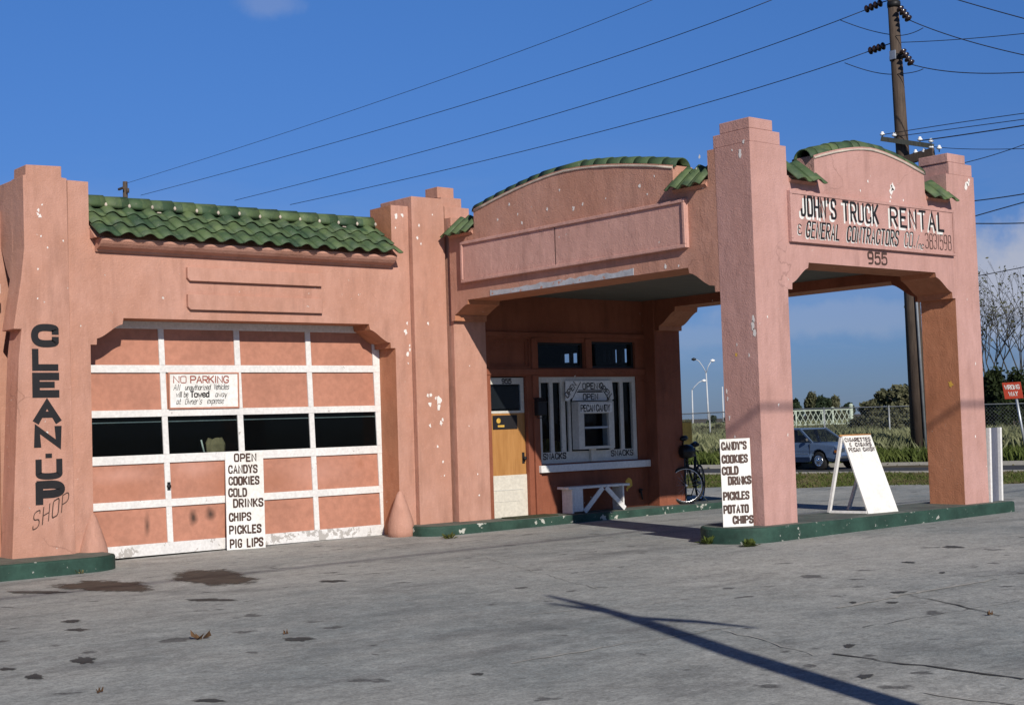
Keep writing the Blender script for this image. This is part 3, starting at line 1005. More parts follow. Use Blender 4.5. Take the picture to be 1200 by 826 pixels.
# broad buttress on the left with its flared hip and the projecting bracket
bt = [(6.84, -0.4), (7.733, -0.4), (7.70, 3.0), (7.685, 5.17), (7.61, 5.175), (7.61, 5.33), (7.115, 5.31), (7.11, 5.165), (7.075, 5.165), (7.08, 4.18), (7.03, 3.75), (6.92, 3.08), (7.03, 3.08), (6.985, 2.7)]
g = MB()
g.prism(bt, 'y', 18.8, 19.24)
BUT = g.build('buttress', 'stucco', ST, bevel=BV)
g = MB()
side = [(19.241, 5.16), (19.241, 3.55), (19.28, 3.6)] + ogee(19.3, 3.75, 19.9, 4.5, 8) + [(21.6, 4.5), (21.6, 5.16)]
g.prism(side, 'x', 7.083, 7.6)
g.build('side_arch', 'stucco', ST, bevel=BV)
# second pilaster
g = MB()
g.box(13.484, 14.145, 18.8, 19.7, -0.4, 5.378)
g.build('pilaster', 'stucco', ST, bevel=BV)
# two raised bars over the door
for z0, z1 in ((3.835, 4.035), (3.415, 3.64)):
    g = MB()
    c = 0.04
    g.prism([(9.487 + c, z0), (11.765, z0), (11.765, z1), (9.487, z1), (9.487, z0 + c)], 'y', 18.835, 18.898)
    g.build('raised_bar', 'stucco', ST, bevel=0.006)
# cornice under the eave
g = MB()
prof = [(18.9, 4.19), (18.86, 4.19), (18.84, 4.22), (18.80, 4.23), (18.74, 4.25), (18.69, 4.29), (18.66, 4.33), (18.66, 4.365), (18.9, 4.365)]
g.prism(prof, 'x', 8.11, 13.075)
g.build('cornice', 'stucco', ST, bevel=0.004)

# mission tile roof
def tile_roof(mb, x0, x1, n, y_e, z_e, y_r, z_r, rows, amp=0.055, along='x', rr=None):
    rr = rr or random.Random(3)
    pitch = (x1 - x0) / n
    sl_ = Vector((0, y_r - y_e, z_r - z_e))
    L = sl_.length
    sd = sl_.normalized()
    nm = Vector((0, -sd.z, sd.y))
    K = 10
    for r_ in range(rows):
        for j in range(n):
            dz = rr.uniform(-0.006, 0.006)
            dl = rr.uniform(-0.012, 0.012)
            rowv = []
            for t, lift in ((r_ / rows * L - 0.05 + dl, 0.036 + dz), ((r_ + 0.5) / rows * L, 0.018 + dz), ((r_ + 1) / rows * L, 0.0)):
                line = []
                for k in range(K + 1):
                    ph = k / K
                    hgt = amp * math.sin(math.pi * ph / 0.66) if ph < 0.66 else -0.28 * amp * math.sin(math.pi * (ph - 0.66) / 0.34)
                    p = Vector((x0 + (j + ph) * pitch, y_e, z_e)) + sd * t + nm * (hgt + lift + 0.0012 * (j % 2))
                    line.append(p)
                rowv.append(line)
            vs = [p for l in rowv for p in l] + [p - nm * 0.016 for l in rowv for p in l]
            w_ = K + 1
            o_ = 3 * w_
            fs = []
            for a in range(2):
                for k in range(K):
                    fs.append((a * w_ + k, a * w_ + k + 1, (a + 1) * w_ + k + 1, (a + 1) * w_ + k))
                    fs.append((o_ + a * w_ + k, o_ + (a + 1) * w_ + k, o_ + (a + 1) * w_ + k + 1, o_ + a * w_ + k + 1))
            for k in range(K):
                fs.append((k, o_ + k, o_ + k + 1, k + 1))
            for a in range(2):
                fs.append((a * w_, (a + 1) * w_, o_ + (a + 1) * w_, o_ + a * w_))
                fs.append((a * w_ + K, o_ + a * w_ + K, o_ + (a + 1) * w_ + K, (a + 1) * w_ + K))
            mb.add(vs, fs, True)
def half_barrel(mb, a, b, rad, r2, nrm, thick=0.016, seg=10, arc=180):
    a, b, nrm = Vector(a), Vector(b), Vector(nrm).normalized()
    t = (b - a).normalized()
    s = t.cross(nrm).normalized()
    vs = []
    for p, q in ((a, rad), (b, r2)):
        for k in range(seg + 1):
            an = R(90 - arc / 2 + arc * k / seg)
            vs.append(p + (s * math.cos(an) + nrm * math.sin(an)) * q)
        for k in range(seg + 1):
            an = R(90 - arc / 2 + arc * k / seg)
            vs.append(p + (s * math.cos(an) + nrm * math.sin(an)) * (q - thick))
    w_ = seg + 1
    fs = []
    for k in range(seg):
        fs += [(k, k + 1, 2 * w_ + k + 1, 2 * w_ + k), (w_ + k, 3 * w_ + k, 3 * w_ + k + 1, w_ + k + 1), (k, w_ + k, w_ + k + 1, k + 1), (2 * w_ + k, 2 * w_ + k + 1, 3 * w_ + k + 1, 3 * w_ + k)]
    fs += [(0, 2 * w_, 3 * w_, w_), (seg, w_ + seg, 3 * w_ + seg, 2 * w_ + seg)]
    mb.add(vs, fs, True)
g = MB()
tile_roof(g, 8.03, 13.12, 16, 18.60, 4.40, 19.36, 4.925, 3)
ROOF = g.build('tiled_roof', 'tile', ST, fix=False)
g = MB()
for i in range(14):
    x = 8.04 + i * (4.98 / 14)
    half_barrel(g, (x, 19.36, 4.938 + rnd.uniform(-.004, .004)), (x + 0.385, 19.36, 4.932), 0.124, 0.144, (0, -0.35, 1), arc=190)
g.build('ridge_cap', 'tile', ROOF, fix=False)
g = MB()
for i in range(14):
    x = 8.04 + i * (4.98 / 14)
    for s in (-1,):
        g.lathe([(0.012, -0.028), (0.024, 0), (0.012, 0.03)], (x + 0.385, 19.215, 4.925 + rnd.uniform(-.012, .012)), 6)
    if i % 3 == 0:
        g.box(x + .1, x + 0.16, 19.20, 19.22, 4.85, 4.865)
g.build('ridge_spots', 'mortar', ROOF)['kind'] = 'stuff'  # small pale spots along the ridge joints
g = MB()
g.prism([(18.72, 4.37), (19.45, 4.95), (19.45, 4.37)], 'x', 8.04, 13.12)
g.build('roof_gable', 'stucco', ST)
# parapet behind the roof, stepped end blocks
g = MB()
g.box(7.35, 7.73, 19.1, 19.55, 4.6, 5.16)
g.build('end_block', 'stucco', ST)

# canopy: corner pillars with stepped heads; faces run on flush into the arches, so only outer corners are eased
def pillar_mesh(x0, x1, y0, y1, zb, zt, steps, name, mat='stucco_front'):
    g = MB()
    c = 0.012
    g.prism([(x0 + c, y0), (x1, y0), (x1, y1), (x0, y1), (x0, y0 + c)], 'z', zb, zt)
    o = g.build(name, mat, ST)
    for (a, b_, c_, d, e, f_) in steps:
        k = MB()
        k.box(a, b_, c_, d, e, f_)
        k.build('stepped_head', mat, o, bevel=0.01)
    return o
CZ = 4.80
pillar_mesh(14.15, 14.79, 12.14, 12.76, 0.05, 5.19, [(14.152, 14.755, 12.142, 12.79, 5.19, 5.365), (14.155, 14.615, 12.145, 12.67, 5.365, 5.51)], 'canopy_pillar')
pillar_mesh(18.675, 19.29, 12.14, 12.76, 0.05, 5.15, [(18.65, 19.255, 12.142, 12.72, 5.15, 5.335), (18.63, 19.09, 12.145, 12.66, 5.335, 5.47)], 'canopy_pillar')
paint_bounce(bpy.data.objects['canopy_pillar.001'], lambda n, c: n.x < -.9)
pillar_mesh(14.2, 14.86, 18.69, 19.4, -0.1, 5.06, [(14.202, 14.72, 18.86, 19.4, 5.06, 5.27), (14.204, 14.63, 18.95, 19.4, 5.27, 5.44), (14.206, 14.55, 19.05, 19.4, 5.44, 5.63)], 'rear_pillar', 'stucco')
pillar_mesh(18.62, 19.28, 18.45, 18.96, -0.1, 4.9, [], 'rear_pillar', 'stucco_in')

def parapet(u0, ua, u1, ze, za, n=16):
    """segmental gable curve with a soft peak"""
    out = []
    for i in range(n + 1):
        t = i / n
        u = u0 + (u1 - u0) * t
        k = 1 - abs(2 * t - 1)
        out.append((u, ze + (za - ze) * (1 - (1 - k) ** 1.6)))
    return out
def arch_wall(lo, hi, axis, f0, f1, f2, par, head_lo, head_hi, mat):
    """arch face with its parapet in one slab f0..f1, and the deep beam behind it f1..f2"""
    low = lo + hi[::-1]
    a, b_ = low[0][0], low[-1][0]
    full = list(low) + [(b_, head_hi[1]), (head_hi[0], head_hi[1]), (head_hi[0], CZ)] + par[::-1] + [(head_lo[0], CZ), (head_lo[0], head_lo[1]), (a, head_lo[1])]
    full = [p for i, p in enumerate(full) if i == 0 or p != full[i - 1]]
    g = MB()
    g.prism(full, axis, f0, f1)
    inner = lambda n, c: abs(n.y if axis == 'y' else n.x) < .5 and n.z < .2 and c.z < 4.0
    o = paint_bounce(g.build('canopy_arch', mat, ST), inner)
    g = MB()
    g.prism(list(low) + [(b_, CZ - .01), (a, CZ - .01)], axis, f1, f2)
    paint_bounce(g.build('arch_beam', mat, o), inner)
    return o
# front wall
lo = arch_side(14.79, 1, 3.275, 3.575, 3.648, 0.09, 0.44)
hi = arch_side(18.675, -1, 3.275, 3.575, 3.643, 0.09, 0.49)
pc = parapet(15.45, 16.72, 18.0, 5.125, 5.36)
arch_wall(lo, hi, 'y', 12.1415, 12.52, 12.757, [(15.45, CZ)] + pc + [(18.0, CZ)], (14.865, 5.19), (18.56, 5.15), 'stucco_front')
# left side wall (outline in y, z)
lo = arch_side(12.76, 1, 3.28, 3.58, 3.655, 0.14, 0.55)
hi = arch_side(18.69, -1, 3.335, 3.58, 3.65, 0.05, 0.44)
ps = parapet(13.55, 15.8, 18.02, 5.10, 5.40)
arch_wall(lo, hi, 'x', 14.153, 14.55, 14.82, [(13.55, CZ)] + ps + [(18.02, CZ)], (12.9, 5.19), (18.688, 4.9), 'stucco')
# right side wall
lo = arch_side(12.76, 1, 3.28, 3.58, 3.64, 0.1, 0.5)
hi = arch_side(18.45, -1, 3.24, 3.56, 3.64, 0.1, 0.5)
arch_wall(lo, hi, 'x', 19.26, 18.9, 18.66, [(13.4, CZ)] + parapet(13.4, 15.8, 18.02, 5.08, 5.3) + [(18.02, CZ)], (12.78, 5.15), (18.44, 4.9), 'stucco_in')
# cap tiles along the parapets
g = MB()
n = 11
for i in range(n):
    a = pc[int(round(i * 16 / n))]
    c_ = pc[int(round((i + 1) * 16 / n))]
    A, B_ = Vector((a[0], 12.30, a[1] - 0.035)), Vector((c_[0], 12.30, c_[1] - 0.035))
    e_ = (B_ - A).normalized() * 0.06
    if a[0] < 16.7:
        half_barrel(g, A - e_ * 0.9, B_ + e_ * 0.3, 0.155, 0.140, (0, 0, 1), arc=170)
    else:
        half_barrel(g, A - e_ * 0.3, B_ + e_ * 0.9, 0.140, 0.155, (0, 0, 1), arc=170)
g.build('parapet_cap', 'tile', ST, fix=False)
g = MB()
n = 15
for i in range(n):
    a = ps[int(round(i * 16 / n))]
    c_ = ps[int(round((i + 1) * 16 / n))]
    A, B_ = Vector((14.31, a[0], a[1] - 0.035)), Vector((14.31, c_[0], c_[1] - 0.035))
    e_ = (B_ - A).normalized() * 0.06
    if a[0] < 15.7:
        half_barrel(g, A - e_ * 0.9, B_ + e_ * 0.3, 0.155, 0.140, (0, 0, 1), arc=170)
    else:
        half_barrel(g, A - e_ * 0.3, B_ + e_ * 0.9, 0.140, 0.155, (0, 0, 1), arc=170)
g.build('parapet_cap', 'tile', ST, fix=False)
# pale mortar bead under the front cap tiles
g = MB()
for poly, mk in ((pc, lambda q: (q[0], 12.138, q[1] - 0.035)), (ps, lambda q: (14.150, q[0], q[1] - 0.035))):
    pts = [mk(q) for q in poly]
    g.tube(pts, [0.014 + 0.008 * rnd.random() for _ in pts], 6)
g.build('mortar_bead', 'mortar', ST)
# small tiled hoods between parapet and pillars
def hood(x0, x1, n, face, name='tile_hood'):
    g = MB()
    tile_roof(g, x0, x1, n, 0.0, 4.735, 0.30, 5.03, 1, 0.045, rr=random.Random(int(x0 * 10)))
    if face == 'front':
        g.v = [(p[0], 12.02 + p[1], p[2]) for p in g.v]
    else:                                              # on the left side wall: run along y, eave towards -x
        g.v = [(14.03 + p[1], p[0], p[2]) for p in g.v]
        g.f = [q[::-1] for q in g.f]
    o = g.build(name, 'tile', ST, fix=False)
    k = MB()
    if face == 'front':
        k.prism([(12.10, 4.74), (12.15, 4.70), (12.34, 4.70), (12.34, 5.0)], 'x', x0 + 0.02, x1 - 0.02)
    else:
        k.prism([(14.11, 4.74), (14.15, 4.70), (14.40, 4.70), (14.40, 5.0)], 'y', x0 + 0.02, x1 - 0.02)
    k.build('hood_bed', 'stucco', o)
hood(14.88, 15.48, 2, 'front')
hood(18.0, 18.6, 2, 'front')
hood(12.9, 13.56, 3, 'side')
hood(18.03, 18.7, 3, 'side')

# sign panels: front one lettered, side one blank
def framed_panel(axis, u0, u1, z0, z1, face, depth, fw_, mat, rise):
    """panel board and the moulding round it; face = plane of the wall, built outward (towards lower coordinate)"""
    p = MB()
    f_ = MB()
    def bx(mb, a, b_, c, d, lo, hi):
        if axis == 'x':
            mb.box(a, b_, face - hi, face - lo, c, d)
        else:
            mb.box(face - hi, face - lo, a, b_, c, d)
    bx(p, u0, u1, z0, z1, -0.02, depth)
    bx(f_, u0, u1, z1 - fw_, z1, depth + 0.002, depth + rise)
    bx(f_, u0, u1, z0, z0 + fw_, depth + 0.002, depth + rise)
    bx(f_, u0, u0 + fw_, z0 + fw_ + .001, z1 - fw_ - .001, depth + 0.002, depth + rise)
    bx(f_, u1 - fw_, u1, z0 + fw_ + .001, z1 - fw_ - .001, depth + 0.002, depth + rise)
    o = p.build('sign_panel', mat, ST, bevel=0.006)
    f_.build('panel_frame', mat, o, bevel=0.008)
    return o
SP = framed_panel('x', 14.845, 18.645, 3.905, 4.595, 12.145, 0.05, 0.045, 'stucco_front', 0.012)
SB = framed_panel('y', 13.29, 18.31, 3.925, 4.595, 14.153, 0.05, 0.05, 'panel_pink', 0.03)
seam = MB()
seam.box(14.0995, 14.1025, 15.98, 15.992, 3.98, 4.54)
seam.build('panel_seam', 'brown_ink', SB)
X_, Z_, YN = Vector((1, 0, 0)), Vector((0, 0, 1)), Vector((0, -1, 0))
fy = 12.145 - 0.05 - 0.003
for mb_mat, dx, dz, dy in (('white_board', -0.035, -0.04, 0.0), ('black', 0, 0, -0.0028)):
    t = MB()
    fit(t, "JOHN'S", (15.08 + dx, fy + dy, 4.275 + dz), X_, Z_, YN, 0.255, 0.73, 0.037, 0.55)
    fit(t, 'TRUCK', (15.98 + dx, fy + dy, 4.272 + dz), X_, Z_, YN, 0.255, 0.78, 0.037, 0.55)
    fit(t, 'RENTAL', (17.06 + dx, fy + dy, 4.268 + dz), X_, Z_, YN, 0.255, 1.30, 0.037, 0.6)
    t.lines('lettering' if mb_mat == 'black' else 'lettering_shadow', mb_mat, SP)
for mb_mat, dx, dz, dy in (('white_board', -0.012, -0.014, 0.0), ('black', 0, 0, -0.0028)):
    t = MB()
    fit(t, '&', (14.99 + dx, fy + dy, 4.015 + dz), X_, Z_, YN, 0.13, 0.075, 0.012)
    fit(t, 'GENERAL', (15.15 + dx, fy + dy, 3.985 + dz), X_, Z_, YN, 0.205, 0.70, 0.026, 0.55, slant=0.2)
    fit(t, 'CONTRACTORS', (16.03 + dx, fy + dy, 3.985 + dz), X_, Z_, YN, 0.205, 1.17, 0.026, 0.55, slant=0.2)
    fit(t, 'CO.', (17.36 + dx, fy + dy, 3.985 + dz), X_, Z_, YN, 0.205, 0.25, 0.016, 0.5, slant=0.18)
    fit(t, 'I', (17.61 + dx, fy + dy, 3.965 + dz), X_, Z_, YN, 0.2, 0.05, 0.011, 0.3, slant=0.5)
    fit(t, 'nc', (17.70 + dx, fy + dy, 3.97 + dz), X_, Z_, YN, 0.095, 0.12, 0.010, 0.3, slant=0.3)
    t.lines('lettering' if mb_mat == 'black' else 'lettering_shadow', mb_mat, SP)
t = MB()
fit(t, '3831598', (17.885, fy - 0.003, 3.985), X_, Z_, YN, 0.215, 0.65, 0.011, 0.42)
t.lines('lettering', 'brown_ink', SP)
t = MB()
fit(t, '955', (16.56, 12.138, 3.70), X_, Z_, YN, 0.155, 0.43, 0.031, 0.42)
t.build('house_number', 'brown_ink', ST, fix=False)
# CLEAN-UP SHOP painted down the buttress
t = MB()
rows_ = [('C', 2.89, 0.22), ('L', 2.57, 0.22), ('E', 2.215, 0.235), ('A', 1.855, 0.23), ('N', 1.53, 0.215), ('-', 1.32, 0.11), ('U', 1.105, 0.2), ('P', 0.76, 0.23)]
for i, (ch, z, hh) in enumerate(rows_):
    x = 7.20 + 0.0048 * i
    if ch == '-':
        t.add([(x + .10, 18.795, z + .09), (x + .19, 18.795, z + .09), (x + .19, 18.795, z + .03), (x + .10, 18.795, z + .03)], [(0, 1, 2, 3)])
    else:
        lettering(t, ch, (x, 18.795, z), X_, Z_, YN, hh, 0.285 / NARROW.get(ch, 1.0), 0.0, 0.098)
t.build('lettering', 'black', BUT, fix=False)
t = MB()
su = Vector((0.51, 0, 0.27)).normalized()
lettering(t, 'SHOP', (7.135, 18.795, 0.40), su, Z_, YN, 0.215, 0.095, 0.055, 0.016, slant=0.12)
t.build('lettering', 'brown_ink', BUT, fix=False)

# sheet metal flashing on the lower edge of the side arch
g = MB()
zz = []
prof_ = []
for i in range(30):
    y = 14.38 + 3.26 * i / 29
    prof_.append((y, 3.745 + rnd.uniform(-0.018, 0.018)))
g.prism([(14.38, 3.66)] + [(17.64, 3.66)] + prof_[::-1], 'x', 14.143, 14.152)
g.build('metal_flashing', 'flash', ST)

# ceiling, hanging lamp socket, roofs
g = MB()
g.box(14.8, 18.68, 12.7, 18.74, 3.80, 3.9)
g.build('canopy_ceiling', 'ceiling', ST)
g = MB()
g.box(14.56, 18.65, 12.76, 24.1, 4.62, 4.7)
g.box(7.31, 14.05, 19.55, 26.0, 4.46, 4.55)
g.build('flat_roof', 'dark', ST)
g = MB()
g.lathe([(0.10, 0.0), (0.10, -0.04), (0.035, -0.06), (0.035, -0.17), (0.05, -0.2), (0.03, -0.24)], (16.6, 14.9, 3.80), 12)
g.build('ceiling_lamp', 'iron', ST)

# office front: wall pieces round the openings
YO = 18.75
K_ = 18.75 / 18.95
def ox(x): return x * K_
def oz(z): return 1.6 + (z - 1.6) * K_
def wall_grid(name, x0, x1, z0, z1, y0, y1, holes, mat, parent):
    xs_ = sorted({x0, x1, *[h[0] for h in holes], *[h[1] for h in holes]})
    zs_ = sorted({z0, z1, *[h[2] for h in holes], *[h[3] for h in holes]})
    nx, nz_ = len(xs_) - 1, len(zs_) - 1
    solid = [[not any(h[0] <= (xs_[i] + xs_[i + 1]) / 2 <= h[1] and h[2] <= (zs_[j] + zs_[j + 1]) / 2 <= h[3] for h in holes) for j in range(nz_)] for i in range(nx)]
    g = MB()
    S = lambda i, j: 0 <= i < nx and 0 <= j < nz_ and solid[i][j]
    for i in range(nx):
        for j in range(nz_):
            if not solid[i][j]:
                continue
            a, b_, c, d = xs_[i], xs_[i + 1], zs_[j], zs_[j + 1]
            g.add([(a, y0, c), (b_, y0, c), (b_, y0, d), (a, y0, d)], [(0, 1, 2, 3)])
            g.add([(a, y1, c), (b_, y1, c), (b_, y1, d), (a, y1, d)], [(3, 2, 1, 0)])
            if not S(i - 1, j): g.add([(a, y0, c), (a, y0, d), (a, y1, d), (a, y1, c)], [(0, 1, 2, 3)])
            if not S(i + 1, j): g.add([(b_, y0, c), (b_, y1, c), (b_, y1, d), (b_, y0, d)], [(0, 1, 2, 3)])
            if not S(i, j - 1): g.add([(a, y0, c), (a, y1, c), (b_, y1, c), (b_, y0, c)], [(0, 1, 2, 3)])
            if not S(i, j + 1): g.add([(a, y0, d), (b_, y0, d), (b_, y1, d), (a, y1, d)], [(0, 1, 2, 3)])
    return g.build(name, mat, parent, fix=False)
DX0, DX1 = 14.95, 15.80                                # doorway
WX0, WX1, WZ0, WZ1 = ox(16.215), ox(18.61), oz(0.89), oz(2.42)
T1 = (14.98, ox(16.03), oz(2.60), oz(3.08))
T2 = (ox(16.22), ox(17.32), oz(2.575), oz(3.03))
T3 = (ox(17.51), ox(18.60), oz(2.575), oz(3.06))
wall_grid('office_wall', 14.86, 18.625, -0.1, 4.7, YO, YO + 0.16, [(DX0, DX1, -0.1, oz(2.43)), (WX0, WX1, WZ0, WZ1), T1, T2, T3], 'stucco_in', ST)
# timber trim between the openings
g = MB()
g.box(14.862, 18.62, YO - 0.035, YO - 0.002, oz(2.455), oz(2.56))
g.box(ox(16.06), ox(16.19), YO - 0.045, YO - 0.003, 0.03, oz(2.45))
g.box(ox(16.06), ox(16.19), YO - 0.045, YO - 0.003, oz(2.57), oz(3.1))
g.box(ox(17.34), ox(17.49), YO - 0.03, YO - 0.003, oz(2.57), oz(3.1))
g.box(14.862, 18.62, YO - 0.04, YO - 0.003, oz(3.12), oz(3.2))
g.box(14.865, 14.96, YO - 0.03, YO - 0.003, 0.03, oz(2.45))
g.build('facade_trim', 'stucco_in', ST, bevel=0.006)
# transoms
for i, (a, b_, c, d) in enumerate((T1, T2, T3)):
    fr = MB()
    y0, y1 = YO + 0.05, YO + 0.11
    fr.box(a, b_, y0, y1, c, c + 0.04)
    fr.box(a, b_, y0, y1, d - 0.04, d)
    fr.box(a, a + 0.045, y0, y1, c + .041, d - .041)
    fr.box(b_ - 0.045, b_, y0, y1, c + .041, d - .041)
    o = fr.build('transom_window', 'iron' if i else 'stucco_in', ST)
    p = MB()
    p.box(a + 0.045, b_ - 0.045, YO + 0.075, YO + 0.08, c + 0.04, d - 0.04)
    p.build('glass' if i else 'boarding', 'glass' if i else 'stucco_in', o)
# door leaf: glazed top in a pale frame, plywood middle, cream kick panel
yd = YO + 0.06
dz = [0.03, oz(0.735), oz(1.80), oz(2.41)]
g = MB()
g.box(DX0, DX1 - 0.03, yd, yd + 0.045, dz[0], dz[1])
DOOR = g.build('office_door', 'cream', ST, bevel=0.004)
g = MB()
g.box(DX0 + 0.06, DX1 - 0.14, yd - 0.006, yd - 0.001, 0.49, 0.505)
g.box(DX0 + 0.06, DX1 - 0.14, yd - 0.006, yd - 0.001, 0.30, 0.305)
g.build('panel_groove', 'off_white', DOOR)
g = MB()
g.box(DX0, DX1 - 0.04, yd + 0.004, yd + 0.045, dz[1], dz[2])
g.build('plywood_panel', 'plywood', DOOR)
g = MB()
g.box(DX0, DX1 - 0.045, yd, yd + 0.045, dz[2], dz[2] + 0.04)
g.box(DX0, DX1 - 0.045, yd, yd + 0.045, dz[3] - 0.11, dz[3])
g.box(DX0, DX0 + 0.05, yd, yd + 0.045, dz[2] + .041, dz[3] - .111)
g.box(DX1 - 0.115, DX1 - 0.045, yd, yd + 0.045, dz[2] + .041, dz[3] - .111)
g.build('glazing_frame', 'off_white', DOOR)
g = MB()
g.box(DX0 + 0.05, DX1 - 0.115, yd + 0.02, yd + 0.025, dz[2] + 0.04, dz[3] - 0.11)
g.build('glass', 'glass', DOOR)
g = MB()
g.box(DX0 + 0.1, DX1 - 0.125, yd + 0.035, yd + 0.05, dz[2] + 0.08, dz[3] - 0.15)
g.build('dark_blind', 'dark', DOOR)
t = MB()
fit(t, '955', (DX0 + 0.33, yd - 0.002, dz[3] - 0.095), X_, Z_, YN, 0.075, 0.2, 0.02, 0.35)
t.build('door_number', 'black', DOOR, fix=False)
g = MB()
g.box(DX0 + 0.1, DX1 - 0.22, yd - 0.012, yd - 0.001, dz[2] - 0.27, dz[2] - 0.035)
sg = g.build('door_notice', 'black', DOOR, bevel=0.003)
g = MB()
g.lathe([(0.045, 0), (0.05, -0.004), (0.03, -0.006)], (DX0 + 0.22, yd - 0.012, dz[2] - 0.13), 12, 'y')
g.box(DX0 + 0.2, DX0 + 0.34, yd - 0.0145, yd - 0.0125, dz[2] - 0.235, dz[2] - 0.2)
g.build('notice_print', 'yellow', sg)
g = MB()
g.lathe([(0.016, -0.02), (0.016, -0.05), (0.03, -0.06), (0.03, -0.085), (0.012, -0.095)], (DX1 - 0.1, yd + 0.02, 1.02), 10, 'y')
g.box(DX1 - 0.125, DX1 - 0.075, yd - 0.006, yd + 0.002, 0.93, 1.12)
g.build('door_handle', 'iron', DOOR)
g = MB()
g.box(DX1 - 0.028, DX1 + 0.002, YO - 0.01, YO + 0.12, 0.03, oz(2.43))
g.build('door_jamb', 'stucco_in', ST)

# snack window
fy0 = YO + 0.03
WN = MB()
WN.box(WX0, WX1, fy0, fy0 + 0.07, WZ1 - 0.10, WZ1)
WN.box(WX0, WX1, fy0, fy0 + 0.07, WZ0, WZ0 + 0.05)
WN.box(WX0, WX0 + 0.08, fy0, fy0 + 0.07, WZ0 + .051, WZ1 - .101)
WN.box(WX1 - 0.09, WX1, fy0, fy0 + 0.07, WZ0 + .051, WZ1 - .101)
WIN = WN.build('snack_window', 'off_white', ST, bevel=0.004)
g = MB()
g.box(WX0 + 0.08, WX1 - 0.09, fy0 + 0.012, fy0 + 0.055, WZ0 + 0.05, oz(1.09))
g.build('apron_board', 'off_white', WIN)
for a, b_ in ((16.50, 16.58), (16.76, 16.86), (16.93, 16.99), (17.93, 18.02), (18.21, 18.30)):
    g = MB()
    g.box(ox(a), ox(b_), fy0 + 0.01, fy0 + 0.05, oz(1.09), WZ1 - 0.1)
    g.build('mullion', 'off_white', WIN)
g = MB()
g.box(WX0 + 0.08, WX1 - 0.09, fy0 + 0.055, fy0 + 0.06, oz(1.09), WZ1 - 0.1)
g.build('glass', 'glass', WIN)
t = MB()
fit(t, 'SNACKS', (ox(16.31), fy0 - 0.003 + 0.012, oz(0.972)), X_, Vector((0, 0, 1)), YN, 0.095, 0.52, 0.021, 0.45)
fit(t, 'SNACKS', (ox(17.95), fy0 - 0.003 + 0.012, oz(0.972)), X_, Vector((0, 0, 1)), YN, 0.095, 0.54, 0.021, 0.45)
t.lines('lettering', 'black', WIN)
g = MB()
g.box(ox(16.13), 18.61, YO - 0.11, YO - 0.002, oz(0.745), oz(0.87))
g.build('window_sill', 'white', ST, bevel=0.008)
# serving hatch: a box standing out of the window
hx0, hx1, hz0, hz1, hy = ox(17.01), ox(17.88), oz(1.12), oz(1.97), YO - 0.14
g = MB()
g.box(hx0, hx1, hy, fy0 + 0.01, hz0, hz0 + 0.05)
g.box(hx0, hx1, hy, fy0 + 0.01, hz1 - 0.05, hz1)
g.box(hx0, hx0 + 0.13, hy, fy0 + 0.01, hz0 + .051, hz1 - .051)
g.box(hx1 - 0.13, hx1, hy, fy0 + 0.01, hz0 + .051, hz1 - .051)
g.box(hx0 + .131, hx1 - .131, hy + 0.01, hy + 0.05, oz(1.755), hz1 - .052)
HATCH = g.build('serving_hatch', 'off_white', ST, bevel=0.004)
g = MB()
g.box(hx0 + 0.13, hx1 - 0.13, hy + 0.02, hy + 0.05, oz(1.485), oz(1.52))
g.box(hx0 + 0.13, hx0 + 0.15, hy + 0.02, hy + 0.05, hz0 + .05, oz(1.75))
g.build('sash', 'metal_grey', HATCH)
g = MB()
g.box(hx0 + 0.13, hx1 - 0.13, hy + 0.055, hy + 0.06, hz0 + 0.05, oz(1.755))
g.build('glass', 'glass', HATCH)
g = MB()
g.box(ox(17.40), ox(17.52), YO - 0.02, YO + 0.038, oz(0.90), oz(1.12))
g.build('hatch_strut', 'off_white', HATCH)

# interiors: dark garage, dim office with bright windows in its back wall
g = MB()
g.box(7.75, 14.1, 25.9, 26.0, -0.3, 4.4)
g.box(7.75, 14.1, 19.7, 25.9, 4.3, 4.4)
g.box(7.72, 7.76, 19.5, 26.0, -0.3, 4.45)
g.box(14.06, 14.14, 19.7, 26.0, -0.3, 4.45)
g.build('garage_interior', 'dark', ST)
SW = [(21.46, 21.70, 2.82, 3.0), (21.22, 21.43, 2.80, 3.0), (20.37, 20.46, 2.76, 3.0), (20.25, 20.31, 2.75, 2.99), (20.07, 20.20, 2.74, 3.0), (20.0, 20.02, 2.74, 3.0), (19.79, 19.94, 2.73, 3.0)]
o = wall_grid('interior_side_wall', 18.97, 24.1, -0.3, 4.6, 0.0, 0.1, SW, 'dark', ST)
for v_ in o.data.vertices:                             # grid was laid out along x: turn it to run along y at x = 19.2
    v_.co = (19.2 + v_.co.y, v_.co.x, v_.co.z)
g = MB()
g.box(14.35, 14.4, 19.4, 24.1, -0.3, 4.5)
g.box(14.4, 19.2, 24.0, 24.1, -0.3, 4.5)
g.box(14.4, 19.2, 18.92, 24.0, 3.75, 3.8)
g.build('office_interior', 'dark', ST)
g = MB()
g.box(16.9, 17.9, 20.2, 20.5, 0.0, 1.1)
for i in range(9):
    x = 16.95 + i * 0.11
    g.box(x, x + 0.07, 20.3, 20.4, 1.1, 1.1 + 0.12 + 0.1 * rnd.random())
g.build('snack_counter', 'yellow', ST)
# outer walls not seen from here
g = MB()
g.box(6.95, 7.3, 19.7, 26.0, -0.3, 4.8)
g.build('side_wall', 'stucco', ST)
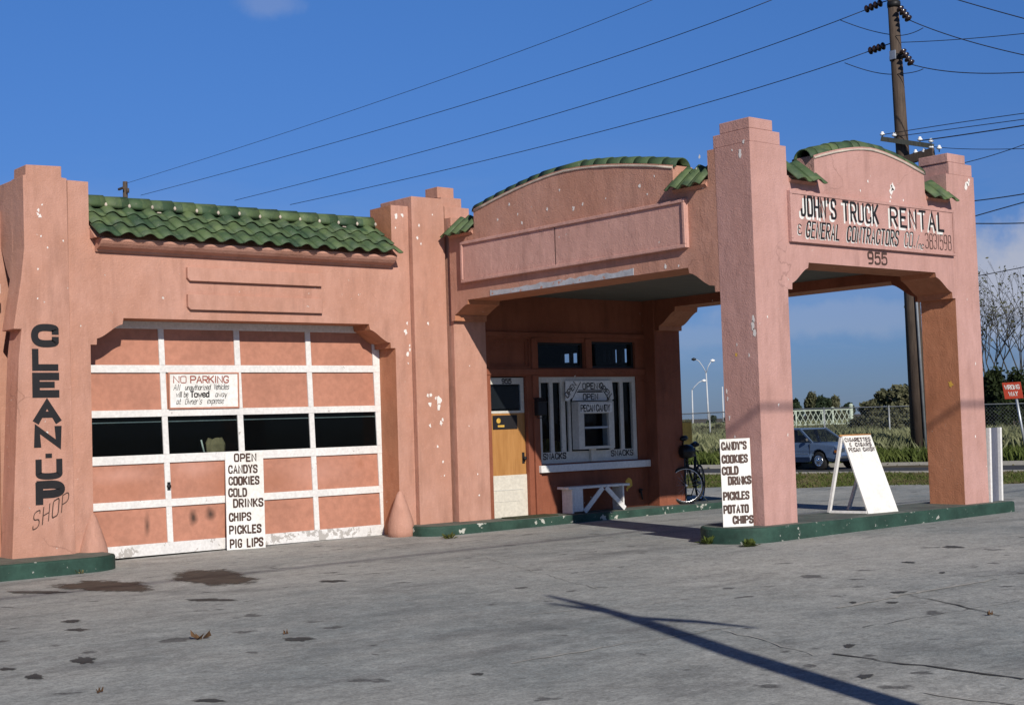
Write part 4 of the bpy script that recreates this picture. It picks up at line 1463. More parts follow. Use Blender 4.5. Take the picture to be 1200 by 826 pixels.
# wing to the left
g = MB()
g.box(-6.0, 6.9, 19.32, 19.6, -0.4, 3.55)
g.build('wing_wall', 'wing', ST)
g = MB()
g.box(-2.0, 6.93, 19.5, 19.62, 3.75, 4.35)
g.build('wing_window', 'glass', ST)
g = MB()
g.box(-6.0, 6.92, 19.28, 19.64, 3.60, 3.73)
for x in (6.75, 5.6, 4.4, 3.2):
    g.box(x, x + 0.06, 19.45, 19.6, 3.74, 4.35)
g.box(-6.0, 6.92, 19.44, 19.64, 4.36, 4.46)
g.build('wing_sill', 'white', ST)

# garage door
yg = 19.38
shear = lambda p: (p[0] - 0.03 * (p[2] - 1.4), p[1], p[2])
g = MB()
g.box(7.9, 13.19, yg + 0.02, yg + 0.05, -0.12, 1.27)
g.box(7.9, 13.19, yg + 0.02, yg + 0.05, 1.93, 3.3)
GD = g.build('garage_door', 'door_panel', ST)
g = MB()
worn = MB()
worn.box(7.9, 13.2, yg - 0.012, yg + 0.019, -0.125, 0.045)
rails = [(2.525, 2.635), (1.881, 1.983), (1.204, 1.33), (0.565, 0.674), (-0.125, 0.045), (3.165, 3.3)]
for z0, z1 in rails:
    if z0 < 0:
        continue
    g.box(7.9, 13.2, yg - 0.012, yg + 0.019, z0, z1)
rails_s = sorted(rails)
for xc, w_ in ((9.36, 0.088), (10.60, 0.095), (11.86, 0.09), (13.14, 0.13), (7.97, 0.14)):
    for i in range(len(rails_s) - 1):
        za, zb_ = rails_s[i][1] + .001, rails_s[i + 1][0] - .001
        g.box(xc - w_ / 2, xc + w_ / 2, yg - 0.009, yg + 0.019, za, zb_, shear)
g.build('door_rails', 'white', GD, bevel=0.004)
worn.build('bottom_rail', 'white_worn', GD, bevel=0.006)
g = MB()
g.lathe([(0.035, 0), (0.03, -0.02), (0.012, -0.03)], (9.385, yg - 0.012, 0.86), 10, 'y')
g.box(9.36, 9.41, yg - 0.0155, yg - 0.0125, 0.80, 0.92)
g.build('door_latch', 'iron', GD)
for a, b_ in ((8.05, 9.31), (9.41, 10.55), (10.65, 11.81), (11.91, 13.07)):
    g = MB()
    g.box(a, b_, yg + 0.02, yg + 0.024, 1.33, 1.881)
    p = g.build('window_pane', 'garage_glass', GD)
    g = MB()
    g.box(a, b_, yg + 0.026, yg + 0.04, 1.80, 1.815)
    g.build('pane_bead', 'metal_grey', p)
# soot smudges low on the door
for (px_, pz_, r_) in ((9.03, 0.30, 0.13), (9.81, 0.42, 0.11), (10.0, 0.43, 0.11)):
    pass

# plaster patches where paint has come away: bits of one facade finish
CH = MB()
def chip_on(face, a, z, s, seed, tall=1.4):
    rr = random.Random(seed)
    n = 11
    pts = []
    for i in range(n):
        an = 2 * math.pi * i / n
        k = s * rr.uniform(0.45, 1.25)
        pts.append((a + k * math.cos(an), z + k * tall * math.sin(an)))
    kind, c = face
    if kind == 'y':
        vs = [(p[0], c - 0.0035, p[1]) for p in pts]
    else:
        vs = [(c - 0.0035, p[0], p[1]) for p in pts][::-1]
    CH.add(vs, [tuple(range(n))])
FR, P2, SD = ('y', 12.14), ('y', 18.8), ('x', 14.153)
for a, z, s in ((17.18, 4.80, .055), (17.21, 4.83, .05), (17.15, 4.68, .02), (17.13, 4.62, .015), (16.63, 4.87, .018), (16.45, 4.72, .015), (17.45, 4.66, .015)):
    chip_on(('y', 12.1415), a, z, s, int(a * 1000 + z * 100))
for a, z, s in ((19.08, 5.0, .05), (19.13, 5.04, .045), (19.16, 5.09, .03)):
    chip_on(('y', 12.14), a, z, s, int(a * 1000 + z * 100), 1.1)
for a, z, s in ((13.86, 2.07, .022), (13.93, 2.03, .05), (13.92, 1.92, .035), (13.76, 2.13, .03), (13.70, 2.12, .025), (13.74, 1.98, .03), (13.73, 1.63, .025), (13.96, 1.66, .03), (13.99, 1.72, .03), (13.87, 1.28, .02), (13.97, 1.03, .018), (13.99, 0.8, .015), (13.62, 4.9, .018), (13.58, 4.7, .02), (13.65, 4.6, .015), (13.9, 5.1, .012), (13.75, 3.3, .02)):
    chip_on(P2, a, z, s, int(a * 1000 + z * 100))
for a, z, s in ((13.37, 3.17, .035), (13.40, 3.3, .02), (13.44, 2.87, .022), (13.40, 2.79, .03), (13.44, 2.94, .014), (13.40, 2.65, .012), (13.24, 5.05, .03), (13.36, 5.07, .025), (13.22, 4.85, .012)):
    chip_on(('y', 18.9), a, z, s, int(a * 1000 + z * 100), 1.6)
for a, z, s in ((7.30, 4.62, .022), (7.28, 4.70, .018), (7.33, 4.78, .014), (7.27, 4.65, .02), (7.40, 4.20, .014), (7.26, 3.9, .012), (7.62, 4.3, .012), (7.31, 4.35, .012), (7.25, 3.5, .012)):
    chip_on(('y', 18.8), a, z, s, int(a * 1000 + z * 100), 1.3)
for a, z, s in ((13.03, 5.13, .02), (12.32, 5.05, .035), (12.25, 5.2, .02), (12.45, 5.12, .012), (13.1, 4.98, .012)):
    chip_on(('x', 14.15), a, z, s, int(a * 1000 + z * 100), 1.5)
for a, z, s in ((13.0, 4.7, .012), (17.4, 4.85, .02), (16.9, 4.87, .018), (16.2, 4.85, .022), (15.6, 4.78, .03), (15.4, 4.82, .02), (14.9, 4.83, .016), (14.2, 4.9, .025), (16.8, 4.72, .025), (14.05, 4.77, .016), (17.1, 5.05, .02), (15.9, 5.1, .018), (13.9, 5.0, .016), (13.75, 3.72, .03), (13.5, 3.7, .015)):
    chip_on(SD, a, z, s, int(a * 1000 + z * 100), 1.2)
for a, z, s in ((12.2, 2.88, .03), (12.22, 2.78, .035), (12.19, 2.70, .03)):
    chip_on(('x', 14.15), a, z, s, int(a * 1000 + z * 100), 2.0)
for a, z, s in ((12.71, 1.95, .018), (12.70, 1.85, .015), (12.68, 1.6, .016), (12.6, 1.35, .014), (12.3, 2.4, .014), (12.5, 2.55, .012)):
    chip_on(('x', 14.15), a, z, s, int(a * 1000 + z * 100), 2.0)
for a, z, s in ((14.5, 1.75, .015), (14.66, 1.35, .012), (14.35, 2.9, .012), (19.1, 2.3, .014), (19.0, 1.2, .012)):
    chip_on(('y', 12.14), a, z, s, int(a * 1000 + z * 100), 2.0)
for a, z, s in ((14.45, 1.6, .01), (14.6, 0.8, .012), (14.5, 2.6, .01), (14.62, 0.45, .016)):
    chip_on(('y', 18.69), a, z, s, int(a * 1000 + z * 100), 1.3)
ch = CH.build('bare_plaster_patch', 'plaster', ST, fix=False)
ch['kind'] = 'stuff'
for args in ((('y', YO), ox(18.33), oz(0.46), 0.085, 5, 1.0), (('y', YO), ox(18.28), oz(0.36), 0.03, 6, 1.8), (('x', 14.15), 12.52, 2.42, 0.03, 7, 1.2), (('x', 18.675), 12.3, 2.0, 0.045, 8, 1.2)):
    CH = MB()
    chip_on(*args)
    CH.build('yellow_paint_splash', 'yellow', ST, fix=False)
g = MB()
g.tube([(ox(18.95) - 0.4, YO - 0.05, 0.33), (ox(18.95) - 0.33, YO - 0.05, 0.34)], 0.022, 8)
g.tube([(ox(18.95) - 0.37, YO - 0.05, 0.34), (ox(18.95) - 0.33, YO - 0.05, 0.16)], 0.016, 8)
g.tube([(ox(18.95) - 0.36, YO - 0.05, 0.3), (ox(18.95) - 0.36, YO + 0.01, 0.3)], 0.014, 8)
g.build('water_tap', 'iron', ST)

# ------------------------------------------------------------------ things in front of the building
def guard_stone(x, y, label):
    z = gz(x, y) - 0.03
    g = MB()
    g.lathe([(0.205, 0), (0.21, 0.12), (0.205, 0.24), (0.185, 0.32), (0.12, 0.52), (0.065, 0.68), (0.03, 0.74), (0.0, 0.76)], (x, y, z), 20)
    o = g.build('guard_stone', 'stucco', fix=True)
    tag(o, label, 'guard stone', 'bottle shaped guard stones at the garage door')
guard_stone(8.02, 18.93, 'pink bottle-shaped guard stone at the left garage jamb, beside the black lettering')
guard_stone(13.10, 18.80, 'pink bottle-shaped guard stone at the right garage jamb, by the green kerb end')

def board(name, label, p0, p1, p2, p3, thick, lines, mat_ink, edge_mat='white', sw=0.022):
    """sign board: corners bottom-left, bottom-right, top-right, top-left seen from the front; lines = (text, x0, x1, y, h) in board fractions"""
    root = thing(name, label, 'sign', p0)
    g = MB()
    p2 = tuple(Vector(p1) + Vector(p3) - Vector(p0))
    g.hull_quad(p0, p1, p2, p3, thick)
    attach(g.build('board', 'white_board', bevel=0.002), root)
    P0, P1, P3 = Vector(p0), Vector(p1), Vector(p3)
    U, V = P1 - P0, P3 - P0
    N = U.cross(V).normalized()
    for text, a, b_, y, h in lines:
        t = MB()
        fit(t, text, P0 + U * a + V * y + N * 0.003, U, V, N, V.length * h, U.length * (b_ - a), sw, 0.55)
        attach(t.build('lettering', mat_ink, fix=False), root)
    return root
z0 = -0.085
board('menu_board', 'white board listing candys, cookies, chips and pig lips, leaning on the garage door', (10.21, 19.17, gz(10.2, 19.2) + 0.01), (10.855, 19.17, gz(10.8, 19.2) - 0.005), (10.95, 19.352, 1.325), (10.305, 19.352, 1.32), 0.02,
      [('OPEN', .24, .80, .905, .072), ('CANDYS', .08, .82, .785, .075), ('COOKIES', .08, .86, .665, .075), ('COLD', .07, .52, .545, .075), ('DRINKS', .19, .95, .435, .075), ('CHIPS', .07, .62, .295, .075), ('PICKLES', .07, .88, .165, .075), ('PIG LIPS', .08, .92, .025, .078)], 'brown_ink', sw=0.027)
board('menu_board', 'white board listing candys, cookies, pickles and potato chips, standing on the island by the pillar', (13.735, 12.49, 0.19), (14.085, 12.285, 0.195), (14.135, 12.30, 1.325), (13.785, 12.54, 1.325), 0.015,
      [("CANDY'S", .06, .86, .88, .08), ('COOKIES', .06, .88, .73, .08), ('COLD', .05, .55, .60, .08), ('DRINKS', .24, .96, .485, .08), ('PICKLES', .06, .88, .315, .08), ('POTATO', .05, .84, .165, .08), ('CHIPS', .34, .98, .045, .075)], 'brown_ink', sw=0.025)
# NO PARKING board on the garage door
np_ = thing('parking_sign', 'white no parking sign with red heading, framed on the garage door', 'sign', (9.4, 19.36, 2.0))
g = MB()
g.box(9.425, 10.545, 19.352, 19.366, 2.0, 2.512)
attach(g.build('board', 'white_board'), np_)
g = MB()
for a in ((9.40, 10.56, 1.985, 2.008), (9.40, 10.56, 2.505, 2.526), (9.40, 9.422, 2.009, 2.504), (10.538, 10.56, 2.009, 2.504)):
    g.box(a[0], a[1], 19.342, 19.368, a[2], a[3])
attach(g.build('frame', 'door_panel'), np_)
t = MB()
ys = 19.3495
fit(t, 'NO', (9.485, ys, 2.372), X_, Z_, YN, 0.095, 0.20, 0.015, 0.3)
fit(t, 'PARKING', (9.76, ys, 2.372), X_, Z_, YN, 0.097, 0.62, 0.017, 0.3)
t.lines('lettering', 'red_ink', None, np_)
t = MB()
fit(t, 'All', (9.48, ys, 2.265), X_, Z_, YN, 0.085, 0.10, 0.009, 0.35, slant=0.2)
fit(t, 'unauthorized', (9.665, ys, 2.268), X_, Z_, YN, 0.075, 0.41, 0.009, 0.3, slant=0.2)
fit(t, 'Vehicles', (10.13, ys, 2.27), X_, Z_, YN, 0.08, 0.255, 0.009, 0.3, slant=0.2)
fit(t, 'will be', (9.52, ys, 2.16), X_, Z_, YN, 0.08, 0.19, 0.009, 0.3, slant=0.1)
fit(t, 'away', (10.16, ys, 2.16), X_, Z_, YN, 0.08, 0.19, 0.009, 0.3, slant=0.15)
fit(t, 'at', (9.52, ys, 2.055), X_, Z_, YN, 0.085, 0.065, 0.008, 0.3, slant=0.25)
fit(t, "Owner's", (9.66, ys, 2.055), X_, Z_, YN, 0.085, 0.27, 0.008, 0.3, slant=0.25)
fit(t, 'expense', (10.02, ys, 2.058), X_, Z_, YN, 0.085, 0.27, 0.008, 0.3, slant=0.25)
fit(t, 'Towed', (9.755, ys, 2.16), X_, Z_, YN, 0.085, 0.3, 0.019, 0.35)
t.lines('lettering', 'black', None, np_)

# OPEN / PECAN CANDY signs over the serving hatch
os_ = thing('open_sign', 'grey-white arched open sign pinned over the serving hatch', 'sign', (ox(17.4), YO - 0.02, 2.0))
a0, a1, b0, b1 = ox(16.82), ox(18.0), oz(1.99), oz(2.345)
g = MB()
g.prism([(a0, b0), (a0 + 0.08, b0), (a0 + 0.30, b0 + 0.17), (a1 - 0.28, b0 + 0.17), (a1 - 0.06, b0), (a1, b0 + 0.02), (a1 - 0.03, b1), (a0 + 0.02, b1)], 'y', YO - 0.02, YO - 0.005)
attach(g.build('arch_board', 'white_board'), os_)
g = MB()
g.box(a0 + 0.16, a1 - 0.17, YO - 0.024, YO - 0.008, oz(1.99), oz(2.135))
attach(g.build('name_board', 'white_board'), os_)
t = MB()
yl = YO - 0.0235
fit(t, 'OPEN', (a0 + 0.05, yl, b0 + 0.05), Vector((.55, 0, .55)), Vector((-.55, 0, .55)), YN, 0.095, 0.31, 0.019, 0.45)
fit(t, 'OPEN', (a0 + 0.42, yl, b1 - 0.145), X_, Z_, YN, 0.10, 0.35, 0.019, 0.45)
fit(t, 'OPEN', (a1 - 0.36, yl, b1 - 0.105), Vector((.60, 0, -.50)), Vector((.5, 0, .6)), YN, 0.095, 0.32, 0.019, 0.45)
fit(t, 'OPEN', (a0 + 0.42, yl - 0.004, oz(2.01)), X_, Z_, YN, 0.095, 0.35, 0.018, 0.45)
t.lines('lettering', 'black', None, os_)
for x0_, zz0, x1_, zz1 in ((a0 + 0.14, b0 + .01, a0 + 0.37, b0 + .33), (a1 - 0.13, b0 + .01, a1 - 0.36, b0 + .31), (a0 + 0.31, b0 + .185, a1 - 0.29, b0 + .185)):
    t = MB()
    t.bar((x0_, yl - 0.0015, zz0), (x1_, yl - 0.0015, zz1), 0.012, 0.002, (0, 1, 0))
    attach(t.build('dividing_line', 'black'), os_)
pc_ = thing('candy_sign', 'small white pecan candy strip on the front of the serving hatch', 'sign', (hx0 + .1, hy - 0.01, oz(1.8)))
g = MB()
g.box(hx0 + 0.03, hx1 - 0.05, hy - 0.012, hy - 0.002, oz(1.77), oz(1.94))
attach(g.build('board', 'white_board'), pc_)
t = MB()
fit(t, 'PECAN', (hx0 + 0.05, hy - 0.015, oz(1.795)), X_, Z_, YN, 0.11, 0.33, 0.018, 0.4)
fit(t, 'CANDY', (hx0 + 0.42, hy - 0.015, oz(1.795)), X_, Z_, YN, 0.11, 0.33, 0.018, 0.4)
t.lines('lettering', 'black', None, pc_)

# mailbox between door and window
mbx = thing('mailbox', 'small black mailbox on the wall between office door and snack window', 'mailbox', (15.98, YO - 0.05, 1.72))
g = MB()
g.box(15.885, 16.08, YO - 0.17, YO - 0.046, 1.74, 2.0)
attach(g.build('box', 'iron', bevel=0.02), mbx)
g = MB()
g.hull_quad((15.88, YO - 0.18, 1.98), (16.085, YO - 0.18, 1.98), (16.085, YO - 0.046, 2.05), (15.88, YO - 0.046, 2.05), 0.015)
attach(g.build('lid', 'iron'), mbx)
g = MB()
g.tube([(15.92, YO - 0.1, 1.74), (15.92, YO - 0.1, 1.70), (16.05, YO - 0.1, 1.70), (16.05, YO - 0.1, 1.74)], 0.008, 6)
attach(g.build('paper_hook', 'iron'), mbx)

# bench under the window
bn = thing('bench', 'white plank bench with V braces under the snack window', 'bench', (17.1, 18.5, 0.035))
ZK = 0.038
bx0, bx1, by0, by1 = 16.28, 17.74, 18.32, 18.62
g = MB()
g.box(bx0, bx1, by0, by1, 0.455, 0.495)
attach(g.build('seat', 'white', bevel=0.004), bn)
for xa in (bx0 + 0.1, bx1 - 0.16):
    g = MB()
    g.box(xa, xa + 0.035, by0 + 0.02, by1 - 0.01, ZK, 0.454)
    attach(g.build('leg', 'white', bevel=0.003), bn)
g = MB()
g.box(bx0 + 0.136, bx0 + 0.34, by0 + 0.012, by0 + 0.03, ZK + 0.03, 0.454)
attach(g.build('end_panel', 'white'), bn)
for s, xa, xb in ((1, bx0 + 0.36, bx0 + 0.80), (-1, bx1 - 0.14, bx1 - 0.58)):
    g = MB()
    g.bar((xa, by0 + 0.0, ZK + 0.02), (xb, by0 + 0.0, 0.45), 0.085, 0.022, (0, 1, 0))
    attach(g.build('brace', 'white'), bn)

# door mat
g = MB()
g.box(15.05, 16.0, 18.28, 18.66, 0.036, 0.055)
tag(g.build('door_mat', 'mat', bevel=0.008), 'flat dark green mat on the kerb in front of the office door', 'door mat')

# folding A-frame board on the island
af = thing('a_frame_sign', 'white folding board for cigarettes, cigars and pecan candy standing on the pump island', 'sign', (16.6, 12.5, 0.2))
ZI = 0.202
q0, q1 = Vector((16.47, 12.26, ZI)), Vector((17.07, 12.19, ZI))
tl_, tr_ = Vector((16.43, 12.62, 1.29)), Vector((17.02, 12.57, 1.29))
g = MB()
g.hull_quad(q0, q1, tr_, tl_, 0.025)
attach(g.build('front_panel', 'white_board', bevel=0.002), af)
rl, rr_ = Vector((16.37, 12.86, ZI)), Vector((17.0, 13.0, ZI))
for a, c in ((rl, tl_), (rr_, tr_)):
    g = MB()
    g.bar(a + Vector((0, 0, 0.01)), c + Vector((0, .02, -.02)), 0.04, 0.045, (1, 0, 0))
    attach(g.build('rear_leg', 'white'), af)
g = MB()
g.bar(q0 + Vector((0, .03, .02)), rl + Vector((0, 0, .02)), 0.03, 0.035)
attach(g.build('spreader', 'white'), af)
g = MB()
g.tube([tl_ + Vector((-.03, .03, .005)), tr_ + Vector((.03, .03, .005))], 0.014, 8)
attach(g.build('ridge_bar', 'plywood'), af)
U, V = q1 - q0, tl_ - q0
N = U.cross(V).normalized()
t = MB()
fit(t, 'CIGARETTES', q0 + U * .04 + V * .925 + N * .003, U, V, N, 0.05, U.length * .84, 0.011, 0.6)
fit(t, '& CIGARS', q0 + U * .14 + V * .86 + N * .003, U, V, N, 0.05, U.length * .72, 0.010, 0.7)
fit(t, 'PECAN CANDY', q0 + U * .06 + V * .795 + N * .003, U, V, N, 0.052, U.length * .86, 0.0105, 0.6)
t.lines('lettering', 'brown_ink', None, af)

# upright sheet metal panel at the end of the island
sm = thing('metal_panel', 'grey sheet metal panel with white edges standing behind the right canopy pillar', 'metal panel', (19.54, 12.2, 0.2))
g = MB()
g.hull_quad((19.33, 12.17, 0.2), (19.71, 12.22, 0.2), (19.76, 12.22, 1.32), (19.38, 12.17, 1.32), 0.02)
attach(g.build('sheet', 'sheet'), sm)
for a, c in (((19.32, 12.14, 0.2), (19.37, 12.14, 1.32)), ((19.71, 12.20, 0.2), (19.76, 12.20, 1.32))):
    g = MB()
    g.bar(a, c, 0.045, 0.06, (0, 1, 0))
    attach(g.build('edge_flange', 'white'), sm)

# yellow box half hidden behind the rear pillar
yb = thing('yellow_box', 'yellow box on a post, half hidden behind the rear pillar near the bicycle', 'box', (20.6, 19.3, -0.1))
g = MB()
g.box(20.2, 20.5, 19.35, 19.6, 0.95, 1.55)
attach(g.build('case', 'yellow', bevel=0.03), yb)
g = MB()
g.box(20.3, 20.38, 19.45, 19.53, -0.1, 0.95)
attach(g.build('post', 'iron'), yb)

# bicycle
bk = thing('bicycle', 'black bicycle with dark bag and raised saddle parked on the kerb by the rear pillar', 'bicycle', (19.55, 18.6, 0.035))
def wheel(c, ax, rad, root):
    c, ax = Vector(c), Vector(ax).normalized()
    e1 = ax.cross(Vector((0, 0, 1))).normalized()
    e2 = e1.cross(ax).normalized()
    ring = lambda r_, n=40: [c + (e1 * math.cos(2 * math.pi * i / n) + e2 * math.sin(2 * math.pi * i / n)) * r_ for i in range(n + 1)]
    g = MB(); g.tube(ring(rad), 0.021, 8, caps=False)
    w = attach(g.build('wheel', 'rubber'), root)
    g = MB(); g.tube(ring(rad - 0.026), 0.009, 6, caps=False)
    o = g.build('rim', 'chrome'); o.parent = w; o.matrix_parent_inverse = w.matrix_parent_inverse.copy() if False else Matrix.Translation(root.location).inverted() @ Matrix.Identity(4) if False else Matrix.Identity(4)
    g = MB()
    for i in range(16):
        an = 2 * math.pi * i / 16
        g.tube([c + ax * (0.025 if i % 2 else -0.025), c + (e1 * math.cos(an) + e2 * math.sin(an)) * (rad - 0.03)], 0.002, 4)
    g.tube([c - ax * 0.05, c + ax * 0.05], 0.02, 8)
    o = g.build('spokes', 'chrome'); o.parent = w
    return w
hd = Vector((-0.88, -0.48, 0)).normalized()            # nose towards the camera
sd_ = Vector((hd.y, -hd.x, 0))
fc = Vector((19.22, 18.36, 0.035 + 0.345))
rc = fc - hd * 1.02
wheel(fc, Vector((0.52, 0.85, 0)), 0.328, bk)
wheel(rc, sd_, 0.328, bk)
bb = rc + hd * 0.43 + Vector((0, 0, -0.05))
st_ = rc + hd * 0.27 + Vector((0, 0, 0.52))
ht = fc - hd * 0.16 + Vector((0, 0, 0.56))
hb = fc - hd * 0.12 + Vector((0, 0, 0.42))
g = MB()
for a, c, r_ in ((bb, st_, .024), (st_, ht, .021), (bb, hb, .024), (hb, ht, .026), (rc + sd_ * .05, bb + sd_ * .03, .009), (rc - sd_ * .05, bb - sd_ * .03, .009), (rc + sd_ * .05, st_, .008), (rc - sd_ * .05, st_, .008), (fc + sd_ * .05, hb, .01), (fc - sd_ * .05, hb, .01)):
    g.tube([a, c], r_, 8)
attach(g.build('frame', 'iron'), bk)
g = MB()
top = st_ + Vector((0, 0, 0.2))
g.tube([st_, top], 0.012, 8)
g.lathe([(0.03, -.03), (0.08, -.02), (0.095, 0.01), (0.075, 0.04), (0.02, 0.055)], tuple(top), 12)
g.tube([top - hd * 0.02 + Vector((0, 0, .02)), top + hd * 0.16 + Vector((0, 0, .015))], [0.06, 0.02], 10)
attach(g.build('saddle', 'bag'), bk)
g = MB()
st2 = ht + Vector((0, 0, 0.09))
g.tube([ht, st2], 0.013, 8)
ax_ = Vector((0.97, -0.25, 0))
g.tube([st2 - ax_ * 0.3 + hd * .02 + Vector((0, 0, -.04)), st2 - ax_ * 0.14, st2, st2 + ax_ * 0.14, st2 + ax_ * 0.26 + hd * .02 + Vector((0, 0, -.04))], 0.012, 8)
attach(g.build('handlebar', 'iron'), bk)
g = MB()
bc = st2 + hd * 0.13 + Vector((0.03, 0, -0.03))
g.tube([bc + Vector((-.14, 0, 0)), bc + Vector((-.10, 0, 0)), bc, bc + Vector((.11, 0, 0)), bc + Vector((.15, 0, 0))], [0.06, 0.12, 0.135, 0.12, 0.06], 14)
g.tube([bc + Vector((-.02, .06, .12)), bc + Vector((0, .06, .22))], 0.012, 8)
g.tube([bc + Vector((-.09, .04, .22)), bc + Vector((-.03, .05, .245)), bc + Vector((.06, .06, .25)), bc + Vector((.10, .06, .24))], [0.02, 0.05, 0.05, 0.025], 10)
attach(g.build('bag', 'bag'), bk)
g = MB()
g.tube([bb, bb + Vector((0, 0, -.17)) + sd_ * .06], 0.01, 6)
g.tube([bb + Vector((0, 0, -.17)) + sd_ * .06, bb + Vector((0, 0, -.17)) + sd_ * .15], 0.016, 6)
g.tube([bb, bb + Vector((0, 0, .17)) - sd_ * .06], 0.01, 6)
g.tube([bb + Vector((0, 0, .17)) - sd_ * .06, bb + Vector((0, 0, .17)) - sd_ * .15], 0.016, 6)
attach(g.build('pedals', 'iron'), bk)
g = MB()
g.tube([bb, bb + Vector((0.32, -0.12, 0)) * 0.8 + Vector((0, 0, -(bb.z - 0.037)))], 0.009, 6)
attach(g.build('kickstand', 'chrome'), bk)

# paper bag and stick on the ledge behind the second garage pane
pb = thing('paper_bag', 'crumpled brown paper bag behind the second garage window pane', 'bag', (10.2, 19.5, 1.33))
g = MB()
ring = lambda w_, d_, z: [(10.24 + w_ * math.cos(a) * (1 + .12 * math.sin(5 * a)), 19.52 + d_ * math.sin(a), z + .02 * math.sin(3 * a)) for a in [2 * math.pi * i / 14 for i in range(14)]]
r1, r2, r3 = ring(.15, .06, 1.32), ring(.16, .065, 1.45), ring(.12, .05, 1.53)
g.add(r1 + r2 + r3, [(k * 14 + i, k * 14 + (i + 1) % 14, (k + 1) * 14 + (i + 1) % 14, (k + 1) * 14 + i) for k in range(2) for i in range(14)])
attach(g.build('sack', 'paper_bag'), pb)
g = MB()
g.tube([(10.02, 19.47, 1.32), (9.97, 19.47, 1.52)], 0.013, 6)
attach(g.build('stick', 'white'), pb)
g = MB()
g.box(9.4, 10.6, 19.43, 19.60, 1.27, 1.322)
g.build('window_ledge', 'dark', ST)

# dry leaf litter and kerb weeds
def leaf_scrap(px, py, s, label):
    x, y = px_ground(px, py)
    rr = random.Random(int(px))
    g = MB()
    for i in range(6):
        a = rr.uniform(0, 6.28)
        cx, cy = x + rr.uniform(-s, s) * .6, y + rr.uniform(-s, s) * .4
        zc = gz(x, y) + 0.006
        u_ = Vector((math.cos(a), math.sin(a), rr.uniform(0.1, .6))) * s * .6
        w_ = Vector((-math.sin(a), math.cos(a), rr.uniform(-.2, .3))) * s * .3
        c = Vector((cx, cy, zc))
        g.add([c, c + u_ * .5 + w_, c + u_ + Vector((0, 0, .03)), c + u_ * .5 - w_], [(0, 1, 2, 3)])
    tag(g.build('dead_leaf', 'dead_leaf', fix=False), label, 'dead leaf', 'dead leaves on the forecourt')
leaf_scrap(231, 749, 0.12, 'curled brown dead leaf lying on the open concrete')
leaf_scrap(335, 743, 0.03, 'tiny dead leaf scrap on the concrete right of the big curled leaf')
leaf_scrap(115, 812, 0.035, 'small dead leaf near the lower left corner, past the oil spots')
leaf_scrap(1160, 721, 0.035, 'small dead leaf beside the pale joint at the right')
def weed(px, py, s, n, label, mat='grass_green'):
    x, y = px_ground(px, py)
    rr = random.Random(int(px * 3))
    g = MB()
    for i in range(n):
        a = rr.uniform(0, 6.28)
        el_ = rr.uniform(.3, 1.3)
        d = Vector((math.cos(a) * math.cos(el_), math.sin(a) * math.cos(el_), math.sin(el_)))
        w_ = Vector((-math.sin(a), math.cos(a), 0)) * s * .16
        L_ = s * rr.uniform(.5, 1)
        c = Vector((x + rr.uniform(-s, s) * .5, y - s * .3 + rr.uniform(-s, s) * .25, gz(x, y)))
        g.add([c, c + d * L_ * .6 + w_, c + d * L_ - Vector((0, 0, L_ * .15)), c + d * L_ * .6 - w_], [(0, 1, 2, 3)])
    o = g.build('weed', mat, fix=False, tone=[rr.random() for _ in range(len(g.v))])
    tag(o, label, 'weed', 'weeds along the green kerbs')
weed(829, 637, 0.17, 60, 'leafy weed at the left rounded end of the pump island')
weed(876, 640, 0.14, 80, 'low wide weed along the front of the pump island')
weed(524, 631, 0.14, 26, 'yellow weed tuft at the left end of the office kerb', 'leaf_yellow')
weed(92, 672, 0.09, 16, 'thin dry weed at the foot of the kerb under the black lettering', 'grass_dry')

